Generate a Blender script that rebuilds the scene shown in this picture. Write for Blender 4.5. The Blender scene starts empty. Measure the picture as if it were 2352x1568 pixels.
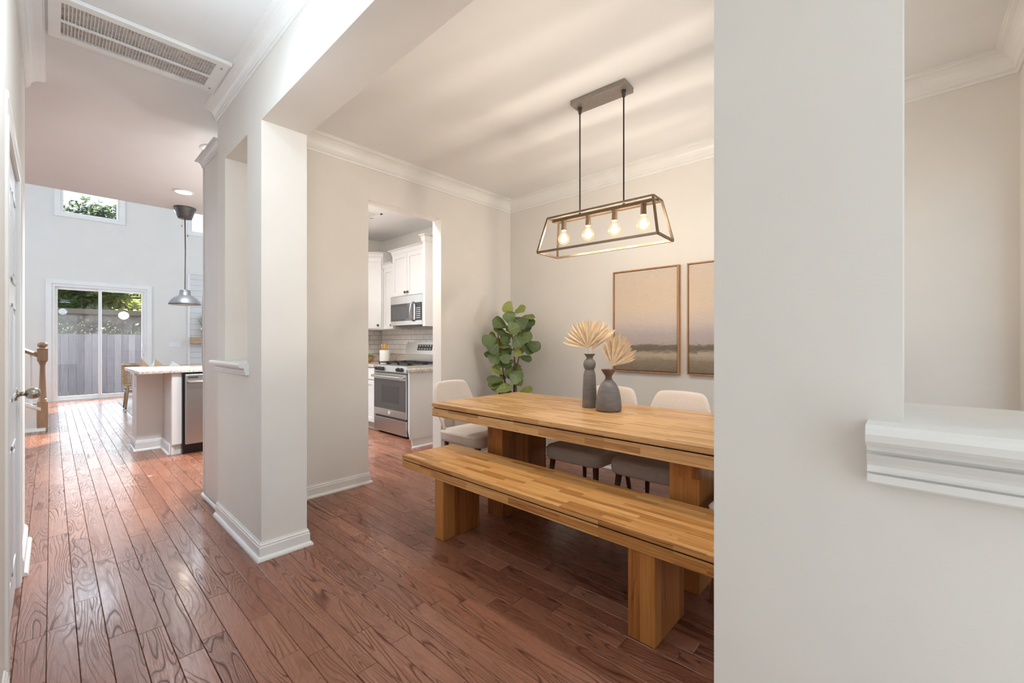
import bpy, bmesh, math, random
from mathutils import Vector, Matrix
from math import sin, cos, pi, radians, sqrt
rnd = random.Random(7)
S = bpy.context.scene
COL = S.collection

# ------------------------------------------------------------------ camera
H = 1.25
FPX = 983.0
cam_d = bpy.data.cameras.new('camera')
cam_d.sensor_width = 36.0
cam_d.lens = 36.0 * FPX / 2352.0
cam_d.clip_start = 0.02
cam_d.clip_end = 200
cam = bpy.data.objects.new('camera', cam_d)
COL.objects.link(cam)
cam.location = (0, 0, H)
cam.rotation_euler = (radians(90), 0, radians(-47.1))
S.camera = cam

# ------------------------------------------------------------------ colour management, sky, sun, area lights
S.view_settings.view_transform = 'Standard'
S.view_settings.look = 'None'
S.view_settings.gamma = 1.0
S.view_settings.use_curve_mapping = False
S.view_settings.exposure = 0.18

W = bpy.data.worlds.new('world'); S.world = W
W.use_nodes = True
wn = W.node_tree
bg = wn.nodes['Background']
sky = wn.nodes.new('ShaderNodeTexSky')
sky.sky_type = 'NISHITA'
sky.sun_disc = False
sky.sun_elevation = radians(37)
sky.sun_rotation = radians(30)
sky.air_density = 1.0
sky.dust_density = 1.5
wn.links.new(sky.outputs['Color'], bg.inputs['Color'])
bg.inputs['Strength'].default_value = 0.15

def light(name, kind, loc, energy, color=(1, 1, 1), rot=(0, 0, 0), size=None, size_y=None, radius=None, spread=None, angle=None, spot=None, blend=None):
    d = bpy.data.lights.new(name, kind)
    d.energy = energy
    d.color = color
    if kind == 'AREA':
        d.shape = 'RECTANGLE'
        d.size = size; d.size_y = size_y or size
        if spread: d.spread = spread
    if radius is not None: d.shadow_soft_size = radius
    if angle is not None: d.angle = angle
    if spot: d.spot_size = spot; d.spot_blend = blend or 0.3
    o = bpy.data.objects.new(name, d)
    o.location = loc; o.rotation_euler = rot
    COL.objects.link(o)
    return o

def aim(o, target):
    v = Vector(target) - o.location
    o.rotation_euler = v.to_track_quat('-Z', 'Y').to_euler()

# sun through the sliding door and the high windows
sun = light('sun', 'SUN', (8, 20, 12), 13, (1.0, 0.93, 0.85), angle=radians(0.6))
aim(sun, (8 - 0.68 * 10, 20 - 10, 12 - 9.0))
# daylight entering by the front door glass behind the camera
l = light('front_door_daylight', 'AREA', (0.36, -1.12, 1.35), 14, (0.77, 0.9, 1), size=0.85, size_y=2.2)
aim(l, (0.36, 3, 1.35))
# daylight at the dining window and sunlight bounced up off the drive outside it
l = light('dining_window_daylight', 'AREA', (2.5, -0.75, 1.4), 18, (0.78, 0.9, 1), size=2.1, size_y=1.7)
aim(l, (2.4, 3, 1.5))
l = light('drive_sun_bounce', 'AREA', (2.75, -4.6, -0.25), 85, (1, 0.86, 0.72), size=0.16, size_y=0.4)
aim(l, (2.6, -0.46, 1.35))
# daylight at the family room glazing, then added fills with no window behind
l = light('sliding_door_daylight', 'AREA', (0.75, 13.25, 1.3), 30, (0.8, 0.9, 1.0), size=1.5, size_y=2.3)
aim(l, (0.75, 5, 1.0))
l = light('high_window_daylight', 'AREA', (1.6, 13.3, 4.5), 110, (0.72, 0.86, 1), size=3.2, size_y=1.0)
aim(l, (0.9, 6, 2.2))
l = light('side_fill', 'AREA', (4.4, 9.8, 2.6), 66, (0.67, 0.83, 1), size=4.4, size_y=4.0)  # added fill from the right, no window in that wall
aim(l, (0.0, 9.8, 2.4))
l = light('stair_fill', 'AREA', (-3.1, 9.0, 2.8), 215, (0.6, 0.79, 1), size=4.4, size_y=4.0)  # added fill from the stair side, brightens far wall and hall
aim(l, (1.0, 8.4, 2.0))
l = light('kitchen_back_fill', 'AREA', (2.0, 6.3, 1.75), 3, (0.9, 0.97, 1), size=1.0, size_y=0.9)  # added kitchen fill, no window stands there
aim(l, (2.2, 3.6, 1.4))

# ------------------------------------------------------------------ materials
def lin(c):
    return tuple((v / 255 / 12.92) if v / 255 <= 0.04045 else ((v / 255 + 0.055) / 1.055) ** 2.4 for v in c) + (1.0,)

class Mat:
    def __init__(s, name, rgb=(200, 200, 200), rough=0.5, metal=0.0, spec=0.5):
        s.m = bpy.data.materials.new(name)
        s.m.use_nodes = True
        s.n = s.m.node_tree.nodes; s.l = s.m.node_tree.links
        s.b = s.n['Principled BSDF']
        s.b.inputs['Base Color'].default_value = lin(rgb)
        s.b.inputs['Roughness'].default_value = rough
        s.b.inputs['Metallic'].default_value = metal
        s.b.inputs['Specular IOR Level'].default_value = spec
        s.rgb = rgb
    def node(s, t, **kw):
        n = s.n.new(t)
        for k, v in kw.items():
            if k in n.inputs: n.inputs[k].default_value = v
            else: setattr(n, k, v)
        return n
    def link(s, a, b): s.l.new(a, b)
    def coord(s, scale=(1, 1, 1), kind='pos'):
        if kind == 'pos':
            g = s.node('ShaderNodeNewGeometry').outputs['Position']
        elif kind == 'obj':
            g = s.node('ShaderNodeTexCoord').outputs['Object']
        else:
            g = s.node('ShaderNodeTexCoord').outputs['Generated']
        mp = s.node('ShaderNodeMapping')
        mp.inputs['Scale'].default_value = scale
        s.link(g, mp.inputs['Vector'])
        return mp.outputs['Vector']
    def noise(s, vec, scale=5, detail=3, rough=0.55, dist=0.0):
        n = s.node('ShaderNodeTexNoise')
        n.inputs['Scale'].default_value = scale; n.inputs['Detail'].default_value = detail
        n.inputs['Roughness'].default_value = rough; n.inputs['Distortion'].default_value = dist
        s.link(vec, n.inputs['Vector'])
        return n.outputs['Fac']
    def ramp(s, fac, stops, interp='LINEAR'):
        r = s.node('ShaderNodeValToRGB')
        r.color_ramp.interpolation = interp
        e = r.color_ramp.elements
        while len(e) < len(stops): e.new(0.5)
        for i, (p, c) in enumerate(stops):
            e[i].position = p; e[i].color = lin(c) if max(c) > 1 else tuple(c) + (1,)
        s.link(fac, r.inputs['Fac'])
        return r.outputs['Color']
    def mix(s, fac, a, b, mode='MIX'):
        m = s.node('ShaderNodeMix', data_type='RGBA', blend_type=mode)
        for sock, v in ((m.inputs[0], fac), (m.inputs[6], a), (m.inputs[7], b)):
            if isinstance(v, (int, float)): sock.default_value = v
            elif isinstance(v, tuple): sock.default_value = v
            else: s.link(v, sock)
        return m.outputs[2]
    def math(s, op, a, b=None):
        m = s.node('ShaderNodeMath', operation=op)
        for i, v in enumerate((a, b)):
            if v is None: continue
            if isinstance(v, (int, float)): m.inputs[i].default_value = v
            else: s.link(v, m.inputs[i])
        return m.outputs[0]
    def base(s, c): s.link(c, s.b.inputs['Base Color'])
    def bump(s, h, strength=0.1, dist=0.01):
        b = s.node('ShaderNodeBump')
        b.inputs['Strength'].default_value = strength; b.inputs['Distance'].default_value = dist
        s.link(h, b.inputs['Height']); s.link(b.outputs['Normal'], s.b.inputs['Normal'])

def speck(name, rgb, rough=0.5, amt=0.06, scale=40, bump=0.0, metal=0.0, spec=0.5, stretch=(1, 1, 1), kind='pos'):
    m = Mat(name, rgb, rough, metal, spec)
    v = m.coord(stretch, kind)
    n = m.noise(v, scale, 4)
    lo = tuple(max(0, c * (1 - amt)) for c in rgb); hi = tuple(min(255, c * (1 + amt)) for c in rgb)
    m.base(m.ramp(n, [(0.3, lo), (0.7, hi)]))
    if bump: m.bump(n, bump, 0.004)
    return m

M = {}
M['wall'] = speck('wall_paint', (231, 226, 219), 0.75, 0.008, 3, 0, spec=0.25)
_w = M['wall']; _n = _w.noise(_w.coord(), 220, 2); _w.bump(_n, 0.08, 0.002)
M['ceil'] = speck('ceiling_paint', (234, 233, 231), 0.85, 0.006, 4, spec=0.2)
M['trim'] = speck('white_trim_paint', (238, 236, 232), 0.35, 0.01, 6)
M['white'] = speck('white_cabinet_paint', (222, 220, 217), 0.35, 0.006, 5)
M['enclosure'] = speck('warm_white_panel_paint', (220, 215, 208), 0.5, 0.008, 5)
M['door'] = speck('white_door_paint', (222, 222, 224), 0.4, 0.01, 5)
M['nickel'] = speck('brushed_nickel', (176, 166, 152), 0.32, 0.05, 90, metal=1.0)
M['bronze'] = speck('aged_hinge_metal', (150, 138, 120), 0.35, 0.06, 90, metal=0.9)
M['steel'] = speck('stainless_steel', (186, 183, 180), 0.3, 0.03, 60, metal=0.95, stretch=(1, 1, 14))
M['steel_dark'] = speck('dark_steel', (90, 88, 88), 0.35, 0.05, 60, metal=0.8)
M['black'] = speck('black_enamel', (28, 27, 27), 0.3, 0.1, 50)
M['iron'] = speck('cast_iron', (42, 40, 40), 0.55, 0.1, 80)
M['blackglass'] = speck('oven_glass', (52, 50, 50), 0.06, 0.05, 8, spec=0.9)
M['grey_metal'] = speck('grey_painted_metal', (86, 84, 84), 0.45, 0.04, 50, metal=0.3)
M['lamp_metal'] = speck('lamp_bronze_metal', (128, 108, 88), 0.38, 0.06, 60, metal=0.85)
M['canopy_metal'] = speck('canopy_pewter_metal', (158, 149, 142), 0.45, 0.04, 60, metal=0.5)
M['cord'] = speck('dark_cord', (52, 44, 42), 0.6, 0.1, 60)
M['fabric'] = speck('oatmeal_upholstery', (224, 212, 202), 0.95, 0.07, 320, 0.25, spec=0.2, kind='obj')
M['walnut'] = speck('walnut_leg', (84, 52, 36), 0.4, 0.2, 20, stretch=(1, 1, 0.08), kind='obj')
M['tanleg'] = speck('lit_walnut_leg', (158, 112, 66), 0.4, 0.15, 20, stretch=(1, 1, 0.08))  # walnut leg with the light falling on it put into the colour
M['oak'] = speck('oak_stair_wood', (158, 128, 100), 0.4, 0.14, 12, stretch=(1, 1, 0.15))
M['shelfwood'] = speck('pale_oak_shelf', (186, 152, 120), 0.5, 0.12, 14, stretch=(0.15, 1, 1))
M['rattan'] = speck('rattan_cane', (186, 152, 108), 0.6, 0.15, 40)
M['crock'] = speck('white_ceramic', (238, 236, 230), 0.25, 0.01, 10)
M['utensil'] = speck('bamboo_utensil', (206, 162, 96), 0.5, 0.1, 30)
M['bowlwood'] = speck('wooden_bowl', (176, 132, 82), 0.45, 0.15, 30)
M['grout'] = speck('dark_grout', (96, 86, 80), 0.9, 0.1, 60)
M['tile'] = speck('white_glazed_tile', (232, 226, 220), 0.12, 0.02, 12)
def fencemat():
    m = Mat('grey_fence_wood', (120, 122, 136), 0.85)
    r = m.node('ShaderNodeObjectInfo').outputs['Random']
    n = m.noise(m.coord((4, 4, 0.4)), 6, 4)
    m.base(m.ramp(m.math('ADD', m.math('MULTIPLY', r, 0.5), m.math('MULTIPLY', n, 0.5)), [(0.25, (126, 127, 142)), (0.75, (158, 160, 176))]))
    return m
M['fence'] = fencemat()
M['garage'] = speck('neighbour_wall', (150, 146, 146), 0.9, 0.12, 5)
M['paving'] = speck('mulched_ground', (92, 84, 70), 0.95, 0.25, 9)
M['rug'] = speck('cream_rug', (226, 220, 212), 0.95, 0.06, 120)
M['napkin'] = speck('white_napkin', (238, 234, 230), 0.9, 0.03, 60)
M['napkin_tan'] = speck('tan_napkin', (206, 172, 138), 0.9, 0.08, 60)
M['bark'] = speck('grey_brown_bark', (104, 80, 62), 0.85, 0.2, 40)
M['soil'] = speck('dark_soil', (58, 44, 36), 0.95, 0.2, 60)
M['basket'] = speck('woven_basket', (176, 146, 108), 0.85, 0.16, 60, 0.4, stretch=(1, 1, 2))
M['frame_wood'] = speck('oak_picture_frame', (176, 124, 76), 0.45, 0.12, 18, stretch=(1, 1, 0.2))
M['plastic'] = speck('white_plastic', (236, 234, 232), 0.4, 0.01, 20)
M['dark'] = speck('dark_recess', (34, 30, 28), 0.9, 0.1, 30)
M['vent_in'] = speck('duct_interior', (214, 204, 196), 0.8, 0.12, 30)

# fiddle leaf material, varied leaf by leaf
def leafmat(name, a, b, c):
    m = Mat(name, a, 0.42)
    r = m.node('ShaderNodeObjectInfo').outputs['Random']
    col = m.ramp(r, [(0.0, a), (0.55, b), (1.0, c)])
    n = m.noise(m.coord((1, 1, 1)), 60, 3)
    m.base(m.mix(m.math('MULTIPLY', n, 0.5), col, lin(tuple(v * 0.6 for v in a)), 'MIX'))
    return m
M['leaf'] = leafmat('fig_leaf', (86, 106, 60), (118, 138, 84), (164, 170, 76))
M['vein'] = Mat('leaf_vein', (166, 178, 118), 0.5)
def plainleaf(name, a, b, sc=3):
    m = Mat(name, a, 0.6)
    n = m.noise(m.coord(), sc, 3)
    m.base(m.ramp(n, [(0.35, a), (0.65, b)]))
    return m
def lucent(m, col):
    out = m.n['Material Output']; t = m.node('ShaderNodeBsdfTranslucent'); t.inputs['Color'].default_value = lin(col)
    x = m.node('ShaderNodeMixShader'); x.inputs['Fac'].default_value = 0.5
    m.link(m.b.outputs[0], x.inputs[1]); m.link(t.outputs[0], x.inputs[2]); m.link(x.outputs[0], out.inputs['Surface'])
    return m
M['tree'] = plainleaf('tree_foliage', (40, 70, 34), (128, 150, 72), 2.5)
M['tree_pale'] = plainleaf('pale_tree_foliage', (70, 88, 78), (150, 165, 140), 2.5)
lucent(M['tree'], (196, 214, 92)); lucent(M['tree_pale'], (130, 150, 110))
M['grass'] = plainleaf('potted_grass_blades', (70, 110, 52), (130, 160, 84), 30)
M['palm'] = speck('dried_palm', (214, 188, 154), 0.7, 0.05, 40, kind='pos')

# stone vases
def vasemat(name, rgb, top=None):
    m = Mat(name, rgb, 0.5)
    n = m.noise(m.coord((1, 1, 3)), 14, 5)
    n2 = m.noise(m.coord((1, 1, 1)), 90, 3, 0.6)
    c = m.ramp(n, [(0.3, tuple(v * 0.92 for v in rgb)), (0.7, tuple(min(255, v * 1.08) for v in rgb))])
    w = m.ramp(n2, [(0.72, (0, 0, 0)), (0.8, (1, 1, 1))])
    m.base(m.mix(m.math('MULTIPLY', w, 0.35), c, lin((190, 186, 180))))
    m.bump(n2, 0.15, 0.003)
    return m
M['vase'] = vasemat('grey_stone_vase', (112, 106, 103))
M['vase_rim'] = vasemat('brown_fired_rim', (98, 72, 62))

# granite
def granite():
    m = Mat('speckled_granite', (206, 196, 184), 0.12)
    v = m.coord()
    a = m.noise(v, 70, 5, 0.7); b = m.noise(v, 150, 3, 0.6)
    c = m.ramp(a, [(0.34, (96, 82, 74)), (0.46, (196, 180, 164)), (0.56, (222, 214, 204)), (0.7, (190, 178, 168))])
    k = m.ramp(b, [(0.32, (1, 1, 1)), (0.37, (0, 0, 0))])
    m.base(m.mix(k, c, lin((58, 50, 46))))
    return m
M['granite'] = granite()

# thin pane glass: clear with a faint mirror film
def glassmat():
    m = Mat('pane_glass')
    out = m.n['Material Output']
    t = m.node('ShaderNodeBsdfTransparent'); t.inputs['Color'].default_value = (0.97, 0.98, 0.98, 1)
    g = m.node('ShaderNodeBsdfGlossy'); g.inputs['Roughness'].default_value = 0.0
    fr = m.node('ShaderNodeLayerWeight'); fr.inputs['Blend'].default_value = 0.5
    mx = m.node('ShaderNodeMixShader')
    m.link(m.math('ADD', m.math('MULTIPLY', m.math('POWER', fr.outputs['Facing'], 4.0), 0.6), 0.02), mx.inputs['Fac']); m.link(t.outputs[0], mx.inputs[1]); m.link(g.outputs[0], mx.inputs[2])
    m.link(mx.outputs[0], out.inputs['Surface'])
    return m
M['glass'] = glassmat()

def emit(name, rgb, strength):
    m = Mat(name, rgb)
    m.b.inputs['Emission Color'].default_value = lin(rgb)
    m.b.inputs['Emission Strength'].default_value = strength
    return m
def bulbmat():
    m = Mat('lit_clear_bulb')
    out = m.n['Material Output']
    t = m.node('ShaderNodeBsdfTransparent'); e = m.node('ShaderNodeEmission')
    e.inputs['Color'].default_value = lin((255, 206, 140)); e.inputs['Strength'].default_value = 1.6
    g = m.node('ShaderNodeBsdfGlossy'); g.inputs['Roughness'].default_value = 0.02
    fr = m.node('ShaderNodeLayerWeight'); fr.inputs['Blend'].default_value = 0.35
    a = m.node('ShaderNodeMixShader'); a.inputs['Fac'].default_value = 0.3
    m.link(t.outputs[0], a.inputs[1]); m.link(e.outputs[0], a.inputs[2])
    b = m.node('ShaderNodeMixShader'); m.link(m.math('MULTIPLY', fr.outputs['Facing'], 0.3), b.inputs['Fac'])
    m.link(a.outputs[0], b.inputs[1]); m.link(g.outputs[0], b.inputs[2])
    m.link(b.outputs[0], out.inputs['Surface'])
    return m
M['bulb'] = bulbmat()
M['led'] = emit('lit_downlight', (255, 246, 232), 14.0)
M['globe'] = emit('lit_fan_globe', (255, 250, 240), 2.0)
M['dome'] = emit('lit_hall_dome', (250, 252, 255), 3.0)
M['filament'] = emit('glowing_filament', (255, 196, 120), 40.0)
M['shade_in'] = emit('lit_shade_inside', (255, 226, 186), 2.5)

# oak floorboards
def floormat():
    m = Mat('red_oak_floorboard', (140, 78, 54), 0.22)
    pos = m.node('ShaderNodeNewGeometry').outputs['Position']
    at = m.node('ShaderNodeAttribute', attribute_name='rnd').outputs['Fac']
    off = m.node('ShaderNodeCombineXYZ')
    m.link(m.math('MULTIPLY', at, 37.0), off.inputs[0]); m.link(m.math('MULTIPLY', at, 91.0), off.inputs[1]); m.link(m.math('MULTIPLY', at, 13.0), off.inputs[2])
    add = m.node('ShaderNodeVectorMath', operation='ADD')
    m.link(pos, add.inputs[0]); m.link(off.outputs[0], add.inputs[1])
    def mapped(sc):
        mp = m.node('ShaderNodeMapping'); mp.inputs['Scale'].default_value = sc
        m.link(add.outputs[0], mp.inputs['Vector']); return mp.outputs['Vector']
    # cathedral grain: contour lines of a stretched smooth noise
    base = m.noise(mapped((9, 1.1, 1)), 1.0, 1.5, 0.45, 0.3)
    rings = m.math('FRACT', m.math('MULTIPLY', base, 20.0))
    tri = m.math('ABSOLUTE', m.math('SUBTRACT', rings, 0.5))
    line = m.ramp(tri, [(0.30, (0, 0, 0)), (0.5, (1, 1, 1))])
    pores = m.noise(mapped((190, 10, 1)), 1.0, 3, 0.7)
    pl = m.ramp(pores, [(0.48, (0, 0, 0)), (0.66, (1, 1, 1))])
    patch = m.noise(mapped((5, 1.4, 1)), 1.0, 2)
    pk = m.ramp(patch, [(0.36, (0.25, 0.25, 0.25)), (0.58, (1, 1, 1))])
    g = m.math('MULTIPLY', m.math('MAXIMUM', m.math('MULTIPLY', line, 0.9), m.math('MULTIPLY', pl, 0.45)), pk)
    tone = m.ramp(at, [(0.0, (132, 82, 60)), (0.5, (146, 94, 71)), (1.0, (160, 108, 84))])
    col = m.mix(m.math('MULTIPLY', g, 0.92), tone, lin((62, 32, 22)))
    m.base(col)
    rgh = m.math('ADD', m.math('MULTIPLY', g, 0.10), 0.27)
    m.link(rgh, m.b.inputs['Roughness'])
    m.link(m.math('SUBTRACT', 0.5, m.math('MULTIPLY', g, 0.44)), m.b.inputs['Specular IOR Level'])
    m.link(m.math('SUBTRACT', 0.2, m.math('MULTIPLY', g, 0.2)), m.b.inputs['Coat Weight'])
    m.b.inputs['Coat Roughness'].default_value = 0.12
    wav = m.noise(mapped((14, 3, 1)), 1.0, 1)
    h = m.math('SUBTRACT', m.math('MULTIPLY', wav, 0.9), m.math('MULTIPLY', g, 0.55))
    m.bump(h, 0.28, 0.003)
    return m
M['floor'] = floormat()
M['subfloor'] = Mat('floor_joint_shadow', (44, 24, 18), 0.9)

# laminated acacia: staves along Y (tops) or Z (posts)
def stavemat(name, light_c, mid_c, dark_c, vertical=False):
    m = Mat(name, mid_c, 0.28)
    pos = m.node('ShaderNodeNewGeometry').outputs['Position']
    sp = m.node('ShaderNodeSeparateXYZ'); m.link(pos, sp.inputs[0])
    x, y, z = sp.outputs
    cb = m.node('ShaderNodeCombineXYZ')
    if vertical:
        m.link(z, cb.inputs[0]); m.link(m.math('ADD', x, y), cb.inputs[1])
    else:
        m.link(y, cb.inputs[0]); m.link(m.math('ADD', x, m.math('MULTIPLY', z, 1.0)), cb.inputs[1])
    br = m.node('ShaderNodeTexBrick')
    br.offset = 0.37; br.offset_frequency = 2; br.squash = 1.0
    br.inputs['Color1'].default_value = (0, 0, 0, 1); br.inputs['Color2'].default_value = (1, 1, 1, 1)
    br.inputs['Mortar'].default_value = (0.3, 0.3, 0.3, 1)
    br.inputs['Scale'].default_value = 1.0
    br.inputs['Mortar Size'].default_value = 0.0004
    br.inputs['Mortar Smooth'].default_value = 0.1
    br.inputs['Bias'].default_value = 0.0
    br.inputs['Brick Width'].default_value = 0.9 if vertical else 0.34
    br.inputs['Row Height'].default_value = 0.047 if vertical else 0.033
    m.link(cb.outputs[0], br.inputs['Vector'])
    stave = br.outputs['Color']
    sep = m.node('ShaderNodeSeparateColor'); m.link(stave, sep.inputs[0])
    sv = sep.outputs[0]
    mp = m.node('ShaderNodeMapping'); mp.inputs['Scale'].default_value = (3.5, 95, 1)
    m.link(cb.outputs[0], mp.inputs['Vector'])
    o2 = m.node('ShaderNodeCombineXYZ'); m.link(m.math('MULTIPLY', sv, 50), o2.inputs[0]); m.link(m.math('MULTIPLY', sv, 23), o2.inputs[1])
    ad = m.node('ShaderNodeVectorMath', operation='ADD'); m.link(mp.outputs[0], ad.inputs[0]); m.link(o2.outputs[0], ad.inputs[1])
    g = m.noise(ad.outputs[0], 1.0, 5, 0.65, 0.6)
    t = m.math('ADD', m.math('MULTIPLY', sv, 0.32), m.math('MULTIPLY', g, 0.66))
    col = m.ramp(t, [(0.26, dark_c), (0.46, mid_c), (0.70, light_c)])
    mk = m.node('ShaderNodeMapping'); mk.inputs['Scale'].default_value = (7, 26, 1)
    m.link(cb.outputs[0], mk.inputs['Vector'])
    kn = m.noise(mk.outputs[0], 1.0, 3, 0.6, 0.8)
    kk = m.ramp(kn, [(0.66, (0, 0, 0)), (0.76, (1, 1, 1))])
    m.base(m.mix(m.math('MULTIPLY', kk, 0.7), col, lin(tuple(v * 0.5 for v in dark_c))))
    m.bump(g, 0.06, 0.002)
    return m
M['table_top'] = stavemat('acacia_table_staves', (232, 190, 136), (208, 160, 104), (160, 110, 66))
M['table_leg'] = stavemat('acacia_table_posts', (188, 128, 66), (158, 98, 48), (108, 62, 30), True)
M['bench_top'] = stavemat('acacia_bench_staves', (232, 180, 116), (206, 148, 84), (154, 96, 48))
M['bench_leg'] = stavemat('acacia_bench_posts', (198, 138, 76), (176, 112, 58), (132, 76, 38), True)

# paintings: banded seascape
def paintmat(name, seed):
    m = Mat(name, (220, 195, 165), 0.7)
    g = m.node('ShaderNodeNewGeometry').outputs['Position']
    sp = m.node('ShaderNodeSeparateXYZ'); m.link(g, sp.inputs[0])
    v = m.coord((1, 1, 4)); 
    n = m.noise(v, 5 + seed, 6, 0.65, 1.0)
    n2 = m.noise(m.coord((1, 1, 9)), 16 + seed, 5, 0.7, 0.5)
    h = m.math('DIVIDE', m.math('SUBTRACT', sp.outputs[2], 0.967), 0.95)
    hh = m.math('ADD', h, m.math('MULTIPLY', m.math('SUBTRACT', n, 0.5), 0.09))
    hh = m.math('ADD', hh, m.math('MULTIPLY', m.math('SUBTRACT', n2, 0.5), 0.05))
    c = m.ramp(hh, [(0.0, (112, 98, 80)), (0.11, (138, 122, 100)), (0.18, (190, 174, 152)), (0.22, (104, 94, 80)), (0.262, (112, 102, 90)),
                    (0.275, (182, 170, 166)), (0.37, (182, 172, 172)), (0.48, (206, 190, 180)), (0.62, (214, 194, 172)), (0.8, (210, 190, 168)), (1.0, (206, 190, 174))])
    n3 = m.noise(m.coord((1, 1, 2.5)), 22 + seed, 6, 0.75, 1.5)
    m.base(m.mix(0.10, c, m.ramp(n3, [(0.3, (120, 108, 100)), (0.7, (250, 236, 222))])))
    m.bump(n3, 0.5, 0.006)
    return m
M['paint_a'] = paintmat('sunset_seascape_canvas', 0)
M['paint_b'] = paintmat('dusk_seascape_canvas', 1.3)

# ------------------------------------------------------------------ builders
LOC = {}
class B:
    def __init__(s): s.v = []; s.f = []
    def add(s, vs, fs):
        k = len(s.v); s.v += [tuple(p) for p in vs]; s.f += [tuple(k + i for i in f) for f in fs]; return s
    def box(s, x0, x1, y0, y1, z0, z1):
        vs = [(x0, y0, z0), (x1, y0, z0), (x1, y1, z0), (x0, y1, z0), (x0, y0, z1), (x1, y0, z1), (x1, y1, z1), (x0, y1, z1)]
        return s.add(vs, [(0, 3, 2, 1), (4, 5, 6, 7), (0, 1, 5, 4), (1, 2, 6, 5), (2, 3, 7, 6), (3, 0, 4, 7)])
    def prism(s, pts, z0, z1):
        n = len(pts)
        vs = [(x, y, z0) for x, y in pts] + [(x, y, z1) for x, y in pts]
        return s.add(vs, [tuple(range(n))[::-1], tuple(range(n, 2 * n))] + [(i, (i + 1) % n, n + (i + 1) % n, n + i) for i in range(n)])
    def extrude(s, pts, vec):       # closed loop of 3d points pushed along vec
        n = len(pts); vec = Vector(vec)
        vs = [Vector(p) for p in pts] + [Vector(p) + vec for p in pts]
        return s.add(vs, [tuple(range(n))[::-1], tuple(range(n, 2 * n))] + [(i, (i + 1) % n, n + (i + 1) % n, n + i) for i in range(n)])
    def cone(s, p0, p1, r0, r1, n=12, square=False):
        p0 = Vector(p0); p1 = Vector(p1); d = (p1 - p0).normalized()
        a = Vector((0, 0, 1)) if abs(d.z) < 0.9 else Vector((1, 0, 0))
        u = d.cross(a).normalized(); w = d.cross(u)
        vs = []
        for p, r in ((p0, r0), (p1, r1)):
            for i in range(n):
                t = 2 * pi * (i + (0.5 if square else 0)) / n
                vs.append(p + (u * cos(t) + w * sin(t)) * r)
        return s.add(vs, [tuple(range(n))[::-1], tuple(range(n, 2 * n))] + [(i, (i + 1) % n, n + (i + 1) % n, n + i) for i in range(n)])
    def tube(s, pts, r, n=8):
        pts = [Vector(p) for p in pts]; vs = []; k = len(pts)
        rs = r if isinstance(r, (list, tuple)) else [r] * k
        up = None
        for i, p in enumerate(pts):
            d = (pts[min(i + 1, k - 1)] - pts[max(i - 1, 0)]).normalized()
            if up is None:
                up = Vector((0, 0, 1)) if abs(d.z) < 0.9 else Vector((1, 0, 0))
            u = d.cross(up).normalized(); w = u.cross(d); up = w
            for j in range(n):
                t = 2 * pi * j / n
                vs.append(p + (u * cos(t) + w * sin(t)) * rs[i])
        fs = [tuple(range(n)), tuple(range((k - 1) * n, k * n))[::-1]]
        for i in range(k - 1):
            for j in range(n):
                fs.append((i * n + j, (i + 1) * n + j, (i + 1) * n + (j + 1) % n, i * n + (j + 1) % n))
        return s.add(vs, fs)
    def lathe(s, prof, c=(0, 0, 0), n=24, closed=True):
        vs = []; k = len(prof)
        for r, z in prof:
            for j in range(n):
                t = 2 * pi * j / n
                vs.append((c[0] + r * cos(t), c[1] + r * sin(t), c[2] + z))
        fs = [(i * n + j, i * n + (j + 1) % n, (i + 1) * n + (j + 1) % n, (i + 1) * n + j) for i in range(k - 1) for j in range(n)]
        if closed: fs += [tuple(range(n))[::-1], tuple(range((k - 1) * n, k * n))]
        return s.add(vs, fs)
    def sphere(s, c, r, n=14, m=8, sz=1.0):
        prof = [(max(1e-4, r * sin(pi * i / m)), -r * sz * cos(pi * i / m)) for i in range(m + 1)]
        return s.lathe(prof, c, n)
    def sweep(s, path, prof, closed=False):
        """profile (out, z) carried along a floor path, room on the right hand; mitred corners"""
        P = [Vector(p) for p in path]; n = len(P); k = len(prof); vs = []
        for i in range(n):
            a = P[i] - P[i - 1] if (i > 0 or closed) else P[1] - P[0]
            b = P[(i + 1) % n] - P[i] if (i < n - 1 or closed) else P[-1] - P[-2]
            a.normalize(); b.normalize()
            na = Vector((a.y, -a.x)); nb = Vector((b.y, -b.x))
            m = (na + nb); m = m / max(0.2, (1 + na.dot(nb)))
            for u, z in prof: vs.append((P[i].x + m.x * u, P[i].y + m.y * u, z))
        fs = []
        for i in range(n if closed else n - 1):
            j = (i + 1) % n
            for q in range(k):
                r = (q + 1) % k
                fs.append((i * k + q, j * k + q, j * k + r, i * k + r))
        if not closed: fs += [tuple(range(k)), tuple(range((n - 1) * k, n * k))[::-1]]
        return s.add(vs, fs)
    def obj(s, name, mat, parent=None, bevel=0, seg=2, smooth=False, keep=False, sub=0):
        me = bpy.data.meshes.new(name)
        vs = s.v; loc = Vector((0, 0, 0))
        if parent is None and not keep and vs:
            xs = [p[0] for p in vs]; ys = [p[1] for p in vs]; zs = [p[2] for p in vs]
            loc = Vector(((min(xs) + max(xs)) / 2, (min(ys) + max(ys)) / 2, min(zs)))
            vs = [(p[0] - loc.x, p[1] - loc.y, p[2] - loc.z) for p in vs]
        me.from_pydata(vs, [], s.f)
        bm = bmesh.new(); bm.from_mesh(me)
        bmesh.ops.recalc_face_normals(bm, faces=bm.faces)
        if smooth:
            for f in bm.faces: f.smooth = len(f.verts) <= 4
        bm.to_mesh(me); bm.free()
        me.materials.append((M[mat] if isinstance(mat, str) else mat).m)
        o = bpy.data.objects.new(name, me)
        COL.objects.link(o)
        o.location = loc; LOC[o] = loc
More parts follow.
